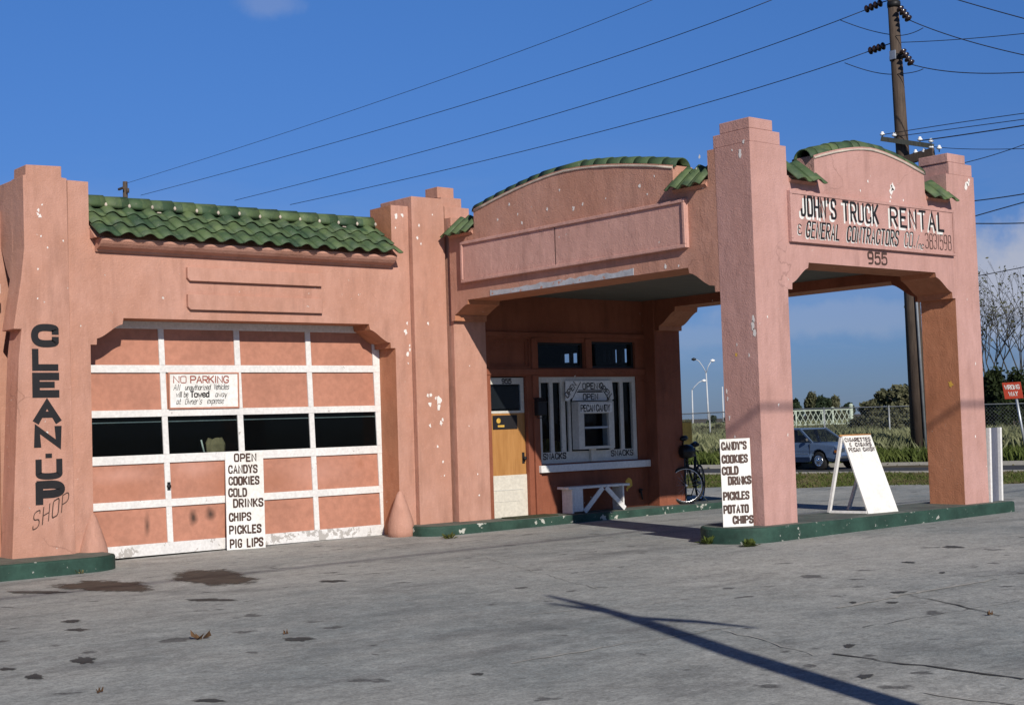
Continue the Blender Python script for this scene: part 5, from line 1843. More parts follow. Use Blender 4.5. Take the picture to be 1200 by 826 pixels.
# ------------------------------------------------------------------ the street side
# car
def make_car():
    root = thing('hatchback_car', 'blue-grey hatchback car driving past on the side street', 'car', (37.1, 29.95, -0.15))
    root.rotation_euler = (0, 0, R(-90 - 4))
    L0 = root
    # local: x forward, y left, z up; near side faces -y local
    Wd = 0.80
    prof = [(2.02, .42), (2.06, .55), (2.02, .70), (1.88, .78), (.98, .86), (-1.78, .90), (-2.02, .86), (-2.08, .60), (-2.05, .38)]
    lower = [(-2.05, .38), (-1.62, .28)]
    def archpts(cx, r_, n=9):
        return [(cx + r_ * math.cos(a), .29 + r_ * math.sin(a)) for a in [math.pi - math.pi * i / n for i in range(n + 1)] if .29 + r_ * math.sin(a) >= .25]
    outline = prof + [(-1.60, .25)] + archpts(-1.22, .36) + [(-.8, .25), (.78, .25)] + archpts(1.22, .36) + [(1.62, .25), (2.0, .30)]
    n = len(outline)
    g = MB()
    tucks = lambda z: Wd - 0.05 * max(0, (z - .62)) / .3 * .6 - (0.05 if z < .4 else 0)
    vs = [(x, -tucks(z), z) for x, z in outline] + [(x, tucks(z), z) for x, z in outline]
    g.add(vs, [tuple(range(n)), tuple(range(2 * n - 1, n - 1, -1))] + [(i, (i + 1) % n, n + (i + 1) % n, n + i) for i in range(n)])
    g.build('body', 'car', root, bevel=0.03)
    # greenhouse: roof and pillars
    P = {}
    low = [(.95, .86), (-1.85, .90)]
    roof = [(.28, 1.33), (-1.35, 1.34)]
    wl, wr = .75, .60
    g = MB()
    g.hull_quad((roof[1][0], -wr, 1.335), (roof[0][0], -wr, 1.325), (roof[0][0], wr, 1.325), (roof[1][0], wr, 1.335), 0.05)
    def pil(a, b_, w_=.05):
        for s in (-1, 1):
            g.bar((a[0], s * a[1], a[2]), (b_[0], s * b_[1], b_[2]), w_, .05, (0, 1, 0))
    pil((.95, wl, .86), (.30, wr, 1.31), .06)
    pil((-.12, wl, .87), (-.18, wr, 1.31), .10)
    pil((-1.12, wl, .88), (-1.02, wr, 1.31), .09)
    pil((-1.9, wl, .88), (-1.36, wr, 1.31), .10)
    g.build('roof', 'car', root)
    g = MB()
    g.bar((-.06, -wl - .012, .89), (-.12, -wr - .012, 1.30), .05, .012, (0, 1, 0))
    g.build('door_pillar_trim', 'white', root)
    for s in (-1, 1):
        for a in (((.86, .88), (-.08, .89), (-.14, 1.29), (.30, 1.29)), ((-.2, .89), (-1.05, .89), (-1.0, 1.29), (-.24, 1.29)), ((-1.18, .90), (-1.8, .91), (-1.36, 1.29), (-1.06, 1.29))):
            k = MB()
            yy = lambda z: s * (wl + (wr - wl) * (z - .88) / .43)
            k.add([(x, yy(z), z) for x, z in a], [(0, 1, 2, 3)])
            k.build('side_window', 'car_glass', root, fix=False)
    k = MB()
    k.add([(.93, -.72, .88), (.93, .72, .88), (.31, .56, 1.3), (.31, -.56, 1.3)], [(0, 1, 2, 3)])
    k.build('windscreen', 'car_glass', root, fix=False)
    k = MB()
    k.add([(-1.88, -.70, .90), (-1.88, .70, .90), (-1.37, .56, 1.3), (-1.37, -.56, 1.3)], [(3, 2, 1, 0)])
    k.build('rear_window', 'car_glass', root, fix=False)
    for cx in (1.22, -1.22):
        for s in (-1, 1):
            k = MB()
            k.lathe([(.17, -.085), (.26, -.09), (.29, -.07), (.29, .07), (.26, .09), (.17, .085)], (0, 0, 0), 24, 'y')
            w_ = k.build('wheel', 'rubber', root)
            w_.location = (cx, s * .70, .29)
            k = MB()
            k.lathe([(.02, -.118), (.055, -.115), (.07, -.098), (.15, -.095), (.172, -.106), (.182, -.092), (.182, .06), (.02, .06)], (0, 0, 0), 20, 'y')
            for i in range(8):
                a = i * math.pi / 4
                k.bar((.06 * math.cos(a), -.104, .06 * math.sin(a)), (.15 * math.cos(a), -.102, .15 * math.sin(a)), .03, .012, (0, 1, 0))
            r_ = k.build('hub_cap', 'chrome', w_)
            if s > 0:
                r_.scale = (1, -1, 1)
    for s in (-1, 1):
        k = MB()
        k.box(2.02, 2.07, s * .62 - .12, s * .62 + .12, .56, .70)
        k.build('headlight', 'chrome', root, bevel=.01)
        k = MB()
        k.box(1.9, 2.03, s * .79 - .02, s * .79 + .012, .55, .63)
        k.build('turn_signal', 'amber', root)
        k = MB()
        k.bar((.72, s * .82, .93), (.84, s * .88, .97), .08, .10)
        k.build('wing_mirror', 'iron', root, bevel=.01)
    for x0_, x1_ in ((1.98, 2.14), (-2.18, -2.02)):
        k = MB()
        k.box(x0_, x1_, -.8, .8, .36, .48)
        k.build('bumper', 'chrome', root, bevel=.03)
    k = MB()
    k.box(-.82, .80, -.815, -.795, .50, .53)
    k.build('side_moulding', 'chrome', root)
    k = MB()
    k.box(-.18, -.17, -.806, -.79, .30, .86)
    k.box(.86, .868, -.806, -.79, .38, .84)
    k.build('door_gap', 'iron', root)
    k = MB()
    k.box(-.06, .08, -.82, -.795, .74, .77)
    k.build('door_handle', 'chrome', root)
    for y in (-.36, .36):
        k = MB()
        k.box(-.35, .05, y - .22, y + .22, .5, .62)
        k.bar((-.32, y, .55), (-.52, y, 1.08), .42, .12, (0, 1, 0)) if False else k.box(-.5, -.36, y - .22, y + .22, .55, 1.10)
        k.build('seat', 'tan', root, bevel=.03)
    k = MB()
    ring_ = [(.38, .36 + .18 * math.cos(a), .92 + .16 * math.sin(a)) for a in [2 * math.pi * i / 18 for i in range(19)]]
    k.tube(ring_, .014, 6, caps=False)
    k.build('steering_wheel', 'iron', root)
make_car()

# utility pole and its wires
PX, PY = 41.3, 28.5
pole = thing('utility_pole', 'tall dark wooden utility pole with crossarms rising behind the right canopy pillar', 'utility pole', (PX, PY, -0.1))
g = MB()
g.tube([(PX, PY, -0.2), (PX - .05, PY + .03, 6), (PX - .11, PY + .1, 11), (PX - .16, PY + .2, 17.0)], [0.30, 0.26, 0.22, 0.17], 14)
attach(g.build('shaft', 'pole'), pole)
def arm(y0, z0, y1, z1, w=.13):
    g = MB()
    g.bar((PX - .38, y0, z0), (PX - .38, y1, z1), w, w * 1.1)
    return attach(g.build('crossarm', 'arm'), pole)
g = MB()
g.tube([(PX - .16, PY - .34, 0), (PX - .22, PY - .25, 6), (PX - .24, PY - .18, 9.5)], .045, 8)
attach(g.build('conduit', 'metal_grey'), pole)
def pin(x, y, z):
    g = MB()
    g.tube([(x, y, z - .14), (x, y, z - .02)], .018, 6)
    p = attach(g.build('insulator_pin', 'iron'), pole)
    g = MB()
    g.lathe([(.05, -.05), (.085, -.03), (.085, .01), (.05, .03), (.055, .07), (.03, .09)], (x, y, z), 12)
    o = g.build('insulator', 'porcelain', p)
    return o
g = MB()
g.box(PX - .42, PX - .36, 28.5, 28.72, 13.65, 13.95)
attach(g.build('number_plate', 'metal_grey'), pole)
for z in (15.6, 13.75):
    g = MB()
    g.lathe([(.22, -.1), (.23, 0), (.22, .1)], (PX - .14, PY + .15, z), 12)
    attach(g.build('pole_band', 'iron'), pole)

def on_x(px, py, X):
    """point of the vertical plane x = X seen through a photo pixel (the wires hang in such planes)"""
    d = rt * ((px - 600) / 1666.7) - up * ((py - 413) / 1666.7) + fw
    t = X / d.x
    return Vector((X, d.y * t, EYE + d.z * t))
def wire(pix, X, label, r=0.016, n=18, name='power_line', dead=None):
    P = [on_x(*p, X) for p in pix]
    pts = []
    if len(P) == 2:
        pts = [P[0].lerp(P[1], i / n) for i in range(n + 1)]
        d = (P[1] - P[0]).length
        for i, q in enumerate(pts):
            t = i / n
            q.z -= 4 * t * (1 - t) * d * 0.003
    else:
        for i in range(n + 1):
            t = i / n
            pts.append(P[0] * ((1 - t) * (1 - 2 * t)) + P[1] * (4 * t * (1 - t)) + P[2] * (t * (2 * t - 1)))
    g = MB()
    g.tube(pts, r, 5)
    o = g.build(name, 'wire')
    tag(o, label, 'power line', 'power lines along the side street')
    return o
def string(pa, pb, X, n=4):
    """dead-end insulator string between two pixels"""
    a, b_ = on_x(*pa, X), on_x(*pb, X)
    g = MB()
    t = (b_ - a).normalized()
    L_ = (b_ - a).length
    pts, rs = [], []
    for i in range(n):
        c = a + t * (L_ * (i + .5) / n)
        h = L_ / n * .5
        pts += [c - t * h * .9, c - t * h * .3, c + t * h * .1, c + t * h * .8]
        rs += [.03, .13, .14, .045]
    g.tube(pts, rs, 12)
    return attach(g.build('insulator_string', 'brown_porcelain'), pole)
def px_arm(p0, p1, w, h, mat):
    g = MB()
    g.bar(on_x(*p0, PX - .36), on_x(*p1, PX - .36), w, h)
    return attach(g.build('crossarm', mat), pole)
px_arm((1033.5, 163), (1093, 171.5), .13, .16, 'arm')
px_arm((1056, 190), (1094, 178.5), .14, .30, 'pole')
for p_ in ((1034, 157.5), (1048, 158.5), (1078, 163.5), (1091, 165.5), (1091, 172.5), (1100.5, 173.5), (1073, 178.5), (1083, 177.5)):
    pin(*on_x(*p_, PX - .36))
string((1013.5, 12), (1034, 3), PX)
string((1018, 60.5), (1037.5, 53.5), PX)
string((1053.5, 9), (1066, 24), PX - .3)
string((1056.5, 59), (1069, 76), PX - .3)
wire([(1034, 3), (1048, -1)], PX, 'short dark link joining the upper left insulator string to the pole', .02)
wire([(1014, 12), (640, 137), (275, 235)], PX, 'dark power line from the upper insulator string down left behind the tiled roof')
wire([(1018, 60.5), (690, 158), (340, 240)], PX, 'lowest of the four long power lines, from the second insulator string to the left')
wire([(905, 0), (530, 127), (165, 229)], PX, 'second power line from the top, crossing the frame top left of the pole')
wire([(765, 0), (450, 117), (148, 215)], PX, 'topmost and leftmost power line running to the small far pole', .013)
wire([(1037, 53.5), (1047, 50)], PX, 'short dark link joining the lower left insulator string to the pole', .02)
wire([(985, 24), (1020, 36), (1050, 41.5)], PX, 'sagging jumper loop left of the pole near its top', .014)
wire([(1050, 42), (1066, 40), (1082, 33)], PX - .3, 'sagging jumper loop right of the pole near its top', .014)
wire([(990, 74), (1025, 85), (1052, 87)], PX, 'sagging jumper loop left of the pole at the second insulators', .014)
wire([(1052, 87), (1070, 85), (1082, 81)], PX - .3, 'sagging jumper loop right of the pole at the second insulators', .014)
wire([(1066, 24), (1130, 47), (1215, 68)], PX - .3, 'power line falling to the right from the upper right insulator string')
wire([(1069, 76), (1130, 85.5), (1215, 84)], PX - .3, 'power line running level to the right from the lower right insulator string')
wire([(1056, 50), (1130, 46), (1215, 38)], PX, 'thin power line rising gently to the right from the pole number plate', .013)
wire([(1112, -3), (1160, 11), (1215, 26)], PX - 2, 'power line cutting across the top right corner of the picture')
wire([(1035, 158), (1120, 144.5), (1215, 131)], PX - .4, 'upper of the low lines leaving the white insulators to the right', .013)
wire([(1052, 160), (1130, 149.5), (1215, 138)], PX - .4, 'second low line leaving the white insulators to the right', .013)
wire([(1079, 165), (1130, 158), (1215, 145)], PX - .4, 'thick spliced low line leaving the right white insulators', .02)
wire([(1092, 172), (1140, 175), (1215, 174)], PX, 'thin flat line crossing just above the right pillar head', .011)
wire([(1130, 191), (1170, 180), (1215, 164)], PX, 'line rising to the right from the head of the right pillar', .013)
wire([(1137, 236), (1170, 232), (1215, 225)], PX - 1, 'dark line just above the lettered sign level right of the pillar', .018)
wire([(1137, 255), (1172, 245), (1215, 233)], PX - 1, 'dark line meeting a splice right of the lettered sign', .018)
wire([(1137, 262), (1180, 262), (1215, 261)], PX - 1, 'dark level line below the splice right of the lettered sign', .018)
wire([(1137, 325), (1175, 318), (1215, 310)], PX - 1, 'single low line in front of the cloud above the bare tree', .014)
wire([(1018, 168), (1005, 172), (985, 178)], PX - .4, 'thin line leaving the crossarm to the left behind the canopy parapet', .011)

# far pole seen over the tiled roof
fp = thing('utility_pole', 'tiny far utility pole tip showing above the green tiled roof', 'utility pole', (PX, 91, 0), None)
g = MB()
g.tube([(PX, 91, 0), (PX, 91, 19.0)], [.28, .16], 10)
attach(g.build('shaft', 'pole'), fp)
g = MB()
g.bar((PX - .3, 90.6, 18.5), (PX - .3, 91.4, 18.5), .12, .14)
g.lathe([(.1, 0), (.1, .3)], (PX + .05, 90.7, 18.2), 8)
attach(g.build('crossarm', 'pole'), fp)

# chain link fence
FX = 44.5
fn = thing('chain_link_fence', 'grey chain link fence along the far side of the street', 'fence', (FX, 30, 0))
fz = lambda y: 1.80 + 0.05 * math.sin(y * .21)
fb = lambda y: bank(FX, y) - 0.02
ys_ = frange(8, 74, 3.0)
for y in ys_:
    g = MB()
    g.tube([(FX, y, fb(y)), (FX, y, fz(y) + .05)], .035, 6)
    attach(g.build('post', 'fence'), fn)
g = MB()
g.tube([(FX, y, fz(y)) for y in frange(8, 74, 1.0)], .026, 6)
attach(g.build('top_rail', 'fence'), fn)
g = MB()
step = .14
yy = 8.0
while yy < 74:
    for s in (1, -1):
        y0_, y1_ = yy, yy + s * 1.7
        if 8 <= y1_ <= 74:
            a, c = Vector((FX + .03, y0_, fb(y0_) + .03)), Vector((FX + .03, y1_, fz(y1_)))
            w_ = Vector((0, .004, 0))
            g.add([a - w_, a + w_, c + w_, c - w_], [(0, 1, 2, 3)])
    yy += step
attach(g.build('wire_mesh', 'fence', fix=False), fn)

# pale lattice screen beyond the fence
lt = thing('lattice_screen', 'pale green lattice screen with white posts beyond the fence behind the car', 'lattice fence', (66, 52, 0))
def dpt(px, py, D):
    d = rt * ((px - 600) / 1666.7) - up * ((py - 413) / 1666.7) + fw
    return Vector((d.x * D, d.y * D, EYE + d.z * D))
DL = 78
A, B_ = dpt(900, 499, DL), dpt(998, 496, DL)
Hh = .78
for i, fx_ in enumerate((0.0, .34, .66, .78, 1.0)):
    c = A.lerp(B_, fx_)
    g = MB()
    hh = 1.0 if i in (4,) else .85
    g.tube([(c.x, c.y, 0.2), (c.x, c.y, c.z + hh * .93)], .11 if i == 4 else .05, 8)
    if i in (3, 4):
        g.lathe([(.10, 0), (.13, .05), (.10, .12), (.02, .16)], (c.x, c.y, c.z + hh * .93), 10)
    attach(g.build('post', 'lattice'), lt)
g = MB()
n = 16
for i in range(n):
    a, c = A.lerp(B_, i / n), A.lerp(B_, min(1, (i + 1.4) / n))
    g.bar(a, c + Vector((0, 0, Hh)), .036, .03, (0, 0, 1))
    g.bar(c, a + Vector((0, 0, Hh)), .036, .03, (0, 0, 1))
g.bar(A + Vector((0, 0, Hh)), B_ + Vector((0, 0, Hh)), .06, .06)
g.bar(A, B_, .06, .06)
attach(g.build('lattice', 'lattice'), lt)

# wrong way sign
ww = thing('wrong_way_sign', 'red wrong way sign on a leaning post at the right edge', 'road sign', (42, 25.0, -0.1))
b0_, t0_ = Vector((42, 24.95, -0.15)), Vector((42, 25.33, 2.45))
g = MB()
g.tube([b0_, t0_], .045, 8)
attach(g.build('post', 'metal_grey'), ww)
cu = Vector((0.35, -0.94, .02)).normalized()
cv = (t0_ - b0_).normalized()
cn = cu.cross(cv).normalized()
if cn.x > 0:
    cn = -cn
c0 = Vector((41.92, 25.33, 2.19))
hw, hh = .29, .27
g = MB()
g.hull_quad(c0 - cu * hw - cv * hh, c0 + cu * hw - cv * hh, c0 + cu * hw + cv * hh, c0 - cu * hw + cv * hh, .012)
pl = attach(g.build('plate', 'sign_red', bevel=.01), ww)
t = MB()
on = (c0 - b0_) * 0 + c0
nn = (cu.cross(cv)).normalized()
fit(t, 'WRONG', c0 - cu * .225 + cv * .045 + nn * .008, cu, cv, nn, .13, .45, .026, .4)
fit(t, 'WAY', c0 - cu * .13 - cv * .175 + nn * .008, cu, cv, nn, .13, .27, .026, .4)
for a, c in (((-1, -1), (1, -1)), ((-1, 1), (1, 1)), ((-1, -1), (-1, 1)), ((1, -1), (1, 1))):
    pass
t.lines('lettering', 'white_board', None, ww)

# street lamps far off
def lamp(px, pbase, ptop, D, head, label, arms):
    b_ = dpt(px[0], pbase, D)
    t_ = dpt(px[1], ptop, D)
    root = thing('street_lamp', label, 'street lamp', tuple(b_), 'street lamps far behind the fence')
    g = MB()
    g.tube([b_ - Vector((0, 0, 1.5)), t_], [.16, .09], 8)
    attach(g.build('post', 'lamp_post'), root)
    for pts, hd_ in arms:
        P = [t_] + [dpt(*p, D) for p in pts]
        if len(P) > 1:
            g = MB()
            g.tube(P, .06, 6)
            attach(g.build('arm', 'lamp_post'), root)
        if hd_:
            c = dpt(*hd_, D)
            g = MB()
            g.tube([c - Vector((.25, -.2, 0)), c, c + Vector((.25, -.2, 0))], [.1, .24, .1], 8)
            attach(g.build('lamp_head', 'porcelain' if hd_[0] > 820 else 'iron'), root)
lamp((831, 827.5), 500, 437, 200, None, 'tall street lamp with twin curved arms between the two canopy pillars', [([(824, 430), (819, 423), (815, 421)], (813, 421)), ([(830, 429), (833, 424)], (835, 422.5))])
lamp((812, 811), 500, 457, 210, None, 'lower street lamp with one arm left of the twin-armed lamp', [([(814, 453), (819, 448), (823, 446)], (825, 446))])
lamp((848, 846.5), 498, 453, 200, None, 'plain grey lamp post beside the left edge of the front pillar', [])

# ------------------------------------------------------------------ vegetation
def leaf_cloud(centres, n, size, seed, flat=1.0):
    """n leaf clumps (two crossed faces each) spread through ellipsoids (c, rx, ry, rz)"""
    r_ = np.random.RandomState(seed)
    vol = np.array([c[1] * c[2] * c[3] for c in centres])
    idx = r_.choice(len(centres), n, p=vol / vol.sum())
    C = np.array([c[0] for c in centres])[idx]
    S = np.array([c[1:4] for c in centres])[idx]
    d = r_.normal(size=(n, 3))
    d /= np.linalg.norm(d, axis=1)[:, None]
    rad = r_.uniform(0.35, 1.0, n) ** 0.5
    rad *= 1 + 0.18 * r_.normal(size=n)
    P = C + d * S * rad[:, None]
    a = r_.normal(size=(n, 3)); a /= np.linalg.norm(a, axis=1)[:, None]
    b_ = np.cross(a, r_.normal(size=(n, 3))); b_ /= np.linalg.norm(b_, axis=1)[:, None]
    s = size * r_.uniform(0.5, 1.3, n)[:, None]
    V = np.stack([P - a * s, P + b_ * s * .55, P + a * s, P - b_ * s * .55], 1).reshape(-1, 3)
    tone = np.repeat(r_.uniform(0, 1, n), 4)
    F = np.arange(n * 4).reshape(-1, 4)
    return V, F, tone
def foliage(name, V, F, tone, mat, parent=None):
    me = bpy.data.meshes.new(name)
    me.from_pydata(V.tolist(), [], F.tolist())
    me.materials.append(M[mat])
    at = me.attributes.new('tone', 'FLOAT', 'POINT')
    at.data.foreach_set('value', tone.astype(np.float32))
    o = bpy.data.objects.new(name, me)
    COL.objects.link(o)
    if parent:
        attach(o, parent)
    return o
def tree(px, ptop, pw, D, label, mat, seed, group='trees far beyond the fence', n=5200, blobs=11):
    base = dpt(px, 505, D)
    gzv = 0.1
    top = dpt(px, ptop, D)
    Wm = pw / 1666.7 * D / 2
    H = top.z - gzv
    root = thing('tree', label, 'tree', (base.x, base.y, gzv), group)
    g = MB()
    r_ = random.Random(seed)
    g.tube([(base.x, base.y, gzv - .3), (base.x + .1, base.y, gzv + H * .3), (base.x, base.y + .1, gzv + H * .7)], [H * .04, H * .03, H * .012], 8)
    for i in range(5):
        a = r_.uniform(0, 6.28)
        g.tube([(base.x, base.y, gzv + H * (.25 + .06 * i)), (base.x + math.cos(a) * Wm * .4, base.y + math.sin(a) * Wm * .4, gzv + H * (.5 + .06 * i)), (base.x + math.cos(a) * Wm * .7, base.y + math.sin(a) * Wm * .7, gzv + H * (.62 + .05 * i))], [H * .018, H * .012, H * .004], 6)
    attach(g.build('trunk', 'bark'), root)
    cs = []
    for i in range(blobs):
        a = r_.uniform(0, 6.28)
        q = r_.uniform(0, .72) * Wm
        zz_ = gzv + H * r_.uniform(.22, .80)
        k = 1 - 0.55 * max(0, (zz_ - gzv) / H - .55)
        cs.append(((base.x + math.cos(a) * q * k, base.y + math.sin(a) * q * k, zz_), Wm * r_.uniform(.28, .45), Wm * r_.uniform(.28, .45), H * r_.uniform(.12, .2)))
    cs.append(((base.x, base.y, gzv + H * .84), Wm * .35, Wm * .35, H * .15))
    V, F, t_ = leaf_cloud(cs, n, Wm * .05 + .14, seed)
    foliage('crown', V, F, t_, mat, root)
tree(934, 467, 22, 150, 'rounded dark tree nearest the front pillar in the far tree line', 'leaf_dark', 1)
tree(952, 459, 22, 160, 'tallest tree of the left tree line, second from the front pillar', 'leaf_olive', 2)
tree(964, 464, 26, 145, 'broad dark green tree in the middle of the left tree line', 'leaf_dark', 3)
tree(980, 464, 30, 165, 'olive tree just right of the middle of the left tree line', 'leaf_olive', 4)
tree(996, 472, 22, 170, 'low tree at the right end of the left tree line', 'leaf_dark', 5)
tree(1058, 451, 62, 130, 'large olive tree right behind the utility pole base', 'leaf_olive', 6, n=9000, blobs=16)
tree(1028, 467, 44, 150, 'lower olive tree left of the large one by the pole', 'leaf_olive', 7)
tree(1090, 458, 40, 135, 'olive tree hidden partly by the utility pole', 'leaf_olive', 8)
tree(836, 487, 18, 190, 'small dark tree behind the twin-armed street lamp', 'leaf_dark', 9)
tree(852, 489, 18, 190, 'small dark tree beside the front pillar in the left gap', 'leaf_dark', 10)
tree(806, 492, 20, 220, 'pale small tree beside the rear pillar in the left gap', 'leaf_olive', 11)

# hedge behind the fence at the right edge, each bush its own thing
def bush(px, ptop, pw, D, label, seed, mat='hedge', n=7500, size=.085):
    base = dpt(px, 510, D)
    top = dpt(px, ptop, D)
    Wm = pw / 1666.7 * D / 2
    z0_ = 0.1
    H = top.z - z0_
    root = thing('bush', label, 'bush', (base.x, base.y, z0_), 'bushes along the fence')
    r_ = random.Random(seed)
    g = MB()
    for i in range(6):
        a = r_.uniform(0, 6.28)
        g.tube([(base.x, base.y, z0_ - .1), (base.x + math.cos(a) * Wm * .5, base.y + math.sin(a) * Wm * .5, z0_ + H * .75)], [.04, .012], 5)
    attach(g.build('stem', 'bark'), root)
    cs = [((base.x + r_.uniform(-.7, .7) * Wm, base.y + r_.uniform(-.7, .7) * Wm, z0_ + H * r_.uniform(.2, .78)), Wm * .4, Wm * .4, H * .22) for _ in range(9)]
    V, F, t_ = leaf_cloud(cs, n, size, seed)
    foliage('leaves', V, F, t_, mat, root)
bush(1160, 428, 44, 56, 'dense dark bush behind the fence nearest the right pillar', 21)
bush(1192, 431, 46, 55, 'dense dark bush behind the wrong way sign', 22)
bush(1225, 430, 46, 56, 'dense dark bush running out of the right edge', 23)
bush(1145, 446, 30, 58, 'dark bush mostly hidden by the right pillar', 24)
bush(1062, 482, 60, 60, 'scrubby olive bush behind the fence left of the pole base', 25, 'leaf_olive', 3200, .1)
bush(1012, 487, 50, 66, 'low olive scrub bush behind the fence above the folding board', 26, 'leaf_olive', 2600, .1)
bush(1040, 484, 44, 70, 'olive scrub bush further behind the fence', 27, 'leaf_olive', 2400, .1)
bush(830, 497, 40, 75, 'olive scrub bush behind the fence in the left gap', 28, 'leaf_olive', 2400, .1)

# nearly bare tree at the right edge
bt_ = thing('bare_tree', 'thin nearly bare tree with sparse leaves above the bushes at the right edge', 'tree', tuple(dpt(1185, 500, 58)))
br = MB()
tips = []
rb = random.Random(5)
def grow(p, d, L_, r_, lev):
    q = p + d * L_
    mid = p.lerp(q, .5) + Vector((rb.uniform(-1, 1), rb.uniform(-1, 1), 0)) * L_ * .06
    br.tube([p, mid, q], [r_, r_ * .85, r_ * .7], 5, caps=False)
    if lev == 0:
        tips.append(q)
        return
    if lev <= 2:
        tips.append(mid)
    k = 3 if lev > 2 else rb.choice((2, 3))
    for i in range(k):
        a = rb.uniform(0, 6.28)
        s = rb.uniform(.35, .75)
        nd = (d + Vector((math.cos(a) * s, math.sin(a) * s, rb.uniform(-.05, .3)))).normalized()
        grow(q, nd, L_ * rb.uniform(.62, .85), r_ * .62, lev - 1)
bb_ = dpt(1183, 500, 58)
for k_, (dx, dy) in enumerate(((-.55, .6), (-.28, .3), (.05, -.05), (.34, -.4), (.7, -.7), (1.3, -1.4))):
    grow(Vector((bb_.x + dx * .4, bb_.y + dy * .4, 0.1)), Vector((dx * .25, dy * .25, 1)).normalized(), rb.uniform(1.9, 2.4), .055, 5)
o = br.build('trunk', 'bark_dark', fix=False)
attach(o, bt_)
tp = np.array([tuple(t) for t in tips])
nl = len(tp)
V, F, t_ = leaf_cloud([((0, 0, 0), 1, 1, 1)], nl * 2, .07, 31)
V = V.reshape(-1, 4, 3)
V = V - V.mean(1, keepdims=True) + np.repeat(tp, 2, 0)[:, None, :] + nrs.normal(size=(nl * 2, 1, 3)) * .08
keep = nrs.rand(nl * 2) < .42
V = V[keep]
foliage('leaves', V.reshape(-1, 3), np.arange(len(V) * 4).reshape(-1, 4), np.repeat(nrs.rand(len(V)), 4), 'leaf_olive', bt_)

# grasses
def grass(name, pts, h, w, mat, seed, lean=.35, blades=3, spread=.12):
    r_ = np.random.RandomState(seed)
    pts = np.asarray(pts)
    n = len(pts)
    P = np.repeat(pts, blades, 0) + np.c_[r_.normal(size=(n * blades, 2)) * spread, np.zeros(n * blades)]
    m_ = len(P)
    a = r_.uniform(0, 6.28, m_)
    H = h * r_.uniform(.45, 1.15, m_)
    D_ = np.c_[np.cos(a), np.sin(a), np.zeros(m_)]
    S_ = np.c_[-np.sin(a), np.cos(a), np.zeros(m_)] * (w / 2)
    ln = lean * r_.uniform(.2, 1.4, m_)
    mid = P + D_ * (H * ln * .35)[:, None] + np.c_[np.zeros((m_, 2)), H * .6]
    tip = P + D_ * (H * ln)[:, None] + np.c_[np.zeros((m_, 2)), H]
    V = np.stack([P - S_, P + S_, mid + S_ * .8, tip, mid - S_ * .8], 1).reshape(-1, 3)
    F = np.arange(m_ * 5).reshape(-1, 5)
    o = foliage(name, V, F, np.repeat(r_.rand(m_), 5), mat)
    o['kind'] = 'stuff'
    return o
def scatter(n, s0, s1, t0, t1, z, seed, dens=None):
    r_ = np.random.RandomState(seed)
    s = r_.uniform(s0, s1, n)
    t = r_.uniform(t0, t1, n)
    x = RC.x + RU.x * s + RN.x * t
    y = RC.y + RU.y * s + RN.y * t
    if callable(z):
        zz_ = np.array([z(a, c) for a, c in zip(x, y)])
    else:
        zz_ = np.full(n, z)
    P = np.c_[x, y, zz_]
    if dens is not None:
        P = P[r_.rand(n) < np.array([dens(a, c) for a, c in zip(x, y)])]
    return P
patch = lambda x, y: 0.5 + 0.5 * math.sin(x * 1.3 + 2 * math.sin(y * .7)) * math.cos(y * 1.1)
verge_z = lambda x, y: -0.11
inlot = lambda x, y: 1.0 if x > edge(y) - .3 + .6 * math.sin(y * 2.3) else 0.0
g1 = scatter(16000, -14, 22, -7.5, -.25, verge_z, 1, lambda x, y: inlot(x, y) * patch(x, y))
grass('verge_grass', g1, .13, .022, 'grass_green', 2, .8)
g2 = scatter(22000, -14, 22, -7.5, -.25, verge_z, 3, lambda x, y: inlot(x, y) * (1 - .6 * patch(x, y)))
grass('dry_grass', g2, .09, .02, 'grass_dry', 4, 1.0)
bz = lambda x, y: bank(x, y) - .03
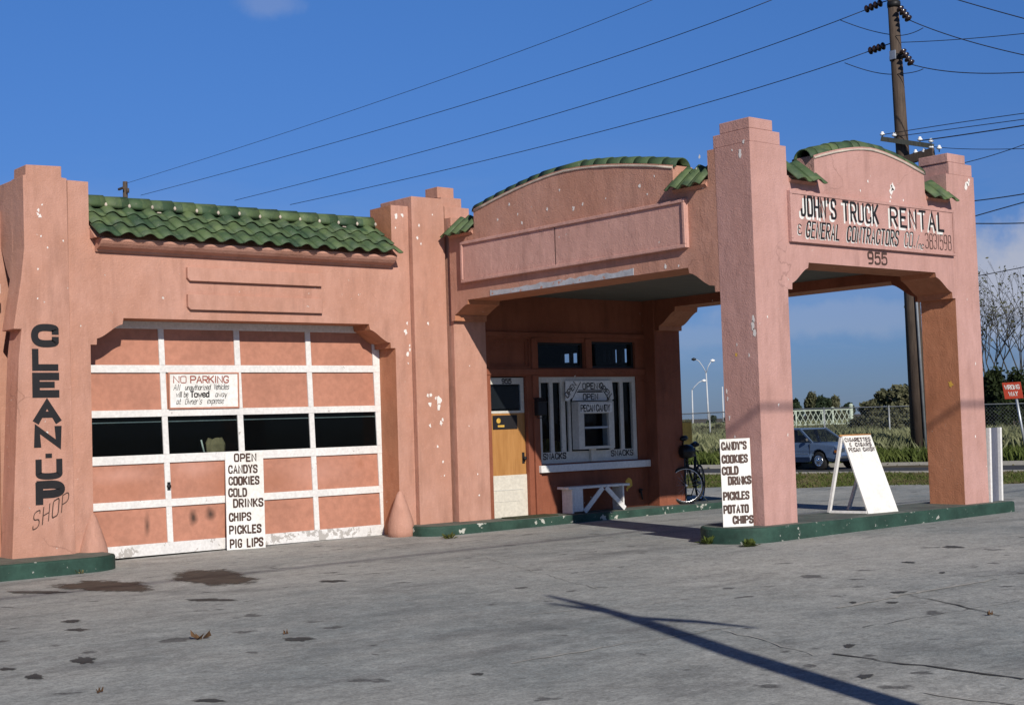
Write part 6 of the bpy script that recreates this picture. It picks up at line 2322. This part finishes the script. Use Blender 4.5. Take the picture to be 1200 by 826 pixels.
grass('roadside_grass', scatter(9000, -14, 30, 6.9, 9.6, bz, 5), .55, .05, 'grass_green', 6, .5)
grass('leaf_litter', scatter(2500, -14, 30, 6.8, 7.3, bz, 15), .16, .09, 'grass_dry', 16, 1.2)
grass('tall_weeds', scatter(15000, -14, 36, 8.6, 13.5, bz, 7), .8, .05, 'weeds', 8, .45)
grass('tall_weeds', scatter(16000, -14, 50, 13, 34, bz, 9), .75, .07, 'weeds', 10, .45)
grass('tall_weeds', scatter(14000, 0, 130, 30, 120, bz, 11), .7, .2, 'weeds', 12, .4)
grass('scrub', scatter(5000, -10, 50, 14, 40, bz, 13), .8, .14, 'leaf_olive', 14, .6)

# ------------------------------------------------------------------ what stands behind the camera and throws its shadow into view
sp = thing('lamp_post', 'slim forked post behind the camera whose shadow falls across the forecourt', 'post', (4.8, -0.3, -0.05))
yb_ = -0.3
g = MB()
g.tube([(4.79, yb_, -.1), (4.834, yb_, 2.77), (4.862, yb_, 3.84), (4.95, yb_, 4.66), (4.956, yb_, 5.22), (4.885, yb_, 5.81)], [.125, .115, .11, .095, .07, .03], 10)
g.tube([(4.957, yb_, 5.05), (4.80, yb_ - .02, 5.35), (4.676, yb_, 5.57)], [.06, .045, .02], 8)
attach(g.build('shaft', 'pole'), sp)
g = MB()
g.tube([(4.96, yb_, 4.86), (5.367, yb_, 4.51), (5.60, yb_, 4.20)], [.06, .05, .02], 8)
attach(g.build('arm', 'pole'), sp)
cb = MB()
cb.tube([(-12, -1.2, 9.4), (0, -1.2, 9.12), (10, -1.2, 9.03), (20, -1.2, 8.95), (36, -1.2, 9.2)], .03, 6)
tag(cb.build('power_line', 'wire'), 'thick cable strung behind the camera whose shadow crosses the pillars', 'power line')
for x, lab in ((-12, 'utility pole behind the camera at the left end of the thick cable'), (36, 'utility pole behind the camera at the right end of the thick cable')):
    p_ = thing('utility_pole', lab, 'utility pole', (x, -1.3, -.1))
    g = MB()
    g.tube([(x, -1.32, -.2), (x, -1.32, 9.8)], [.16, .1], 10)
    attach(g.build('shaft', 'pole'), p_)
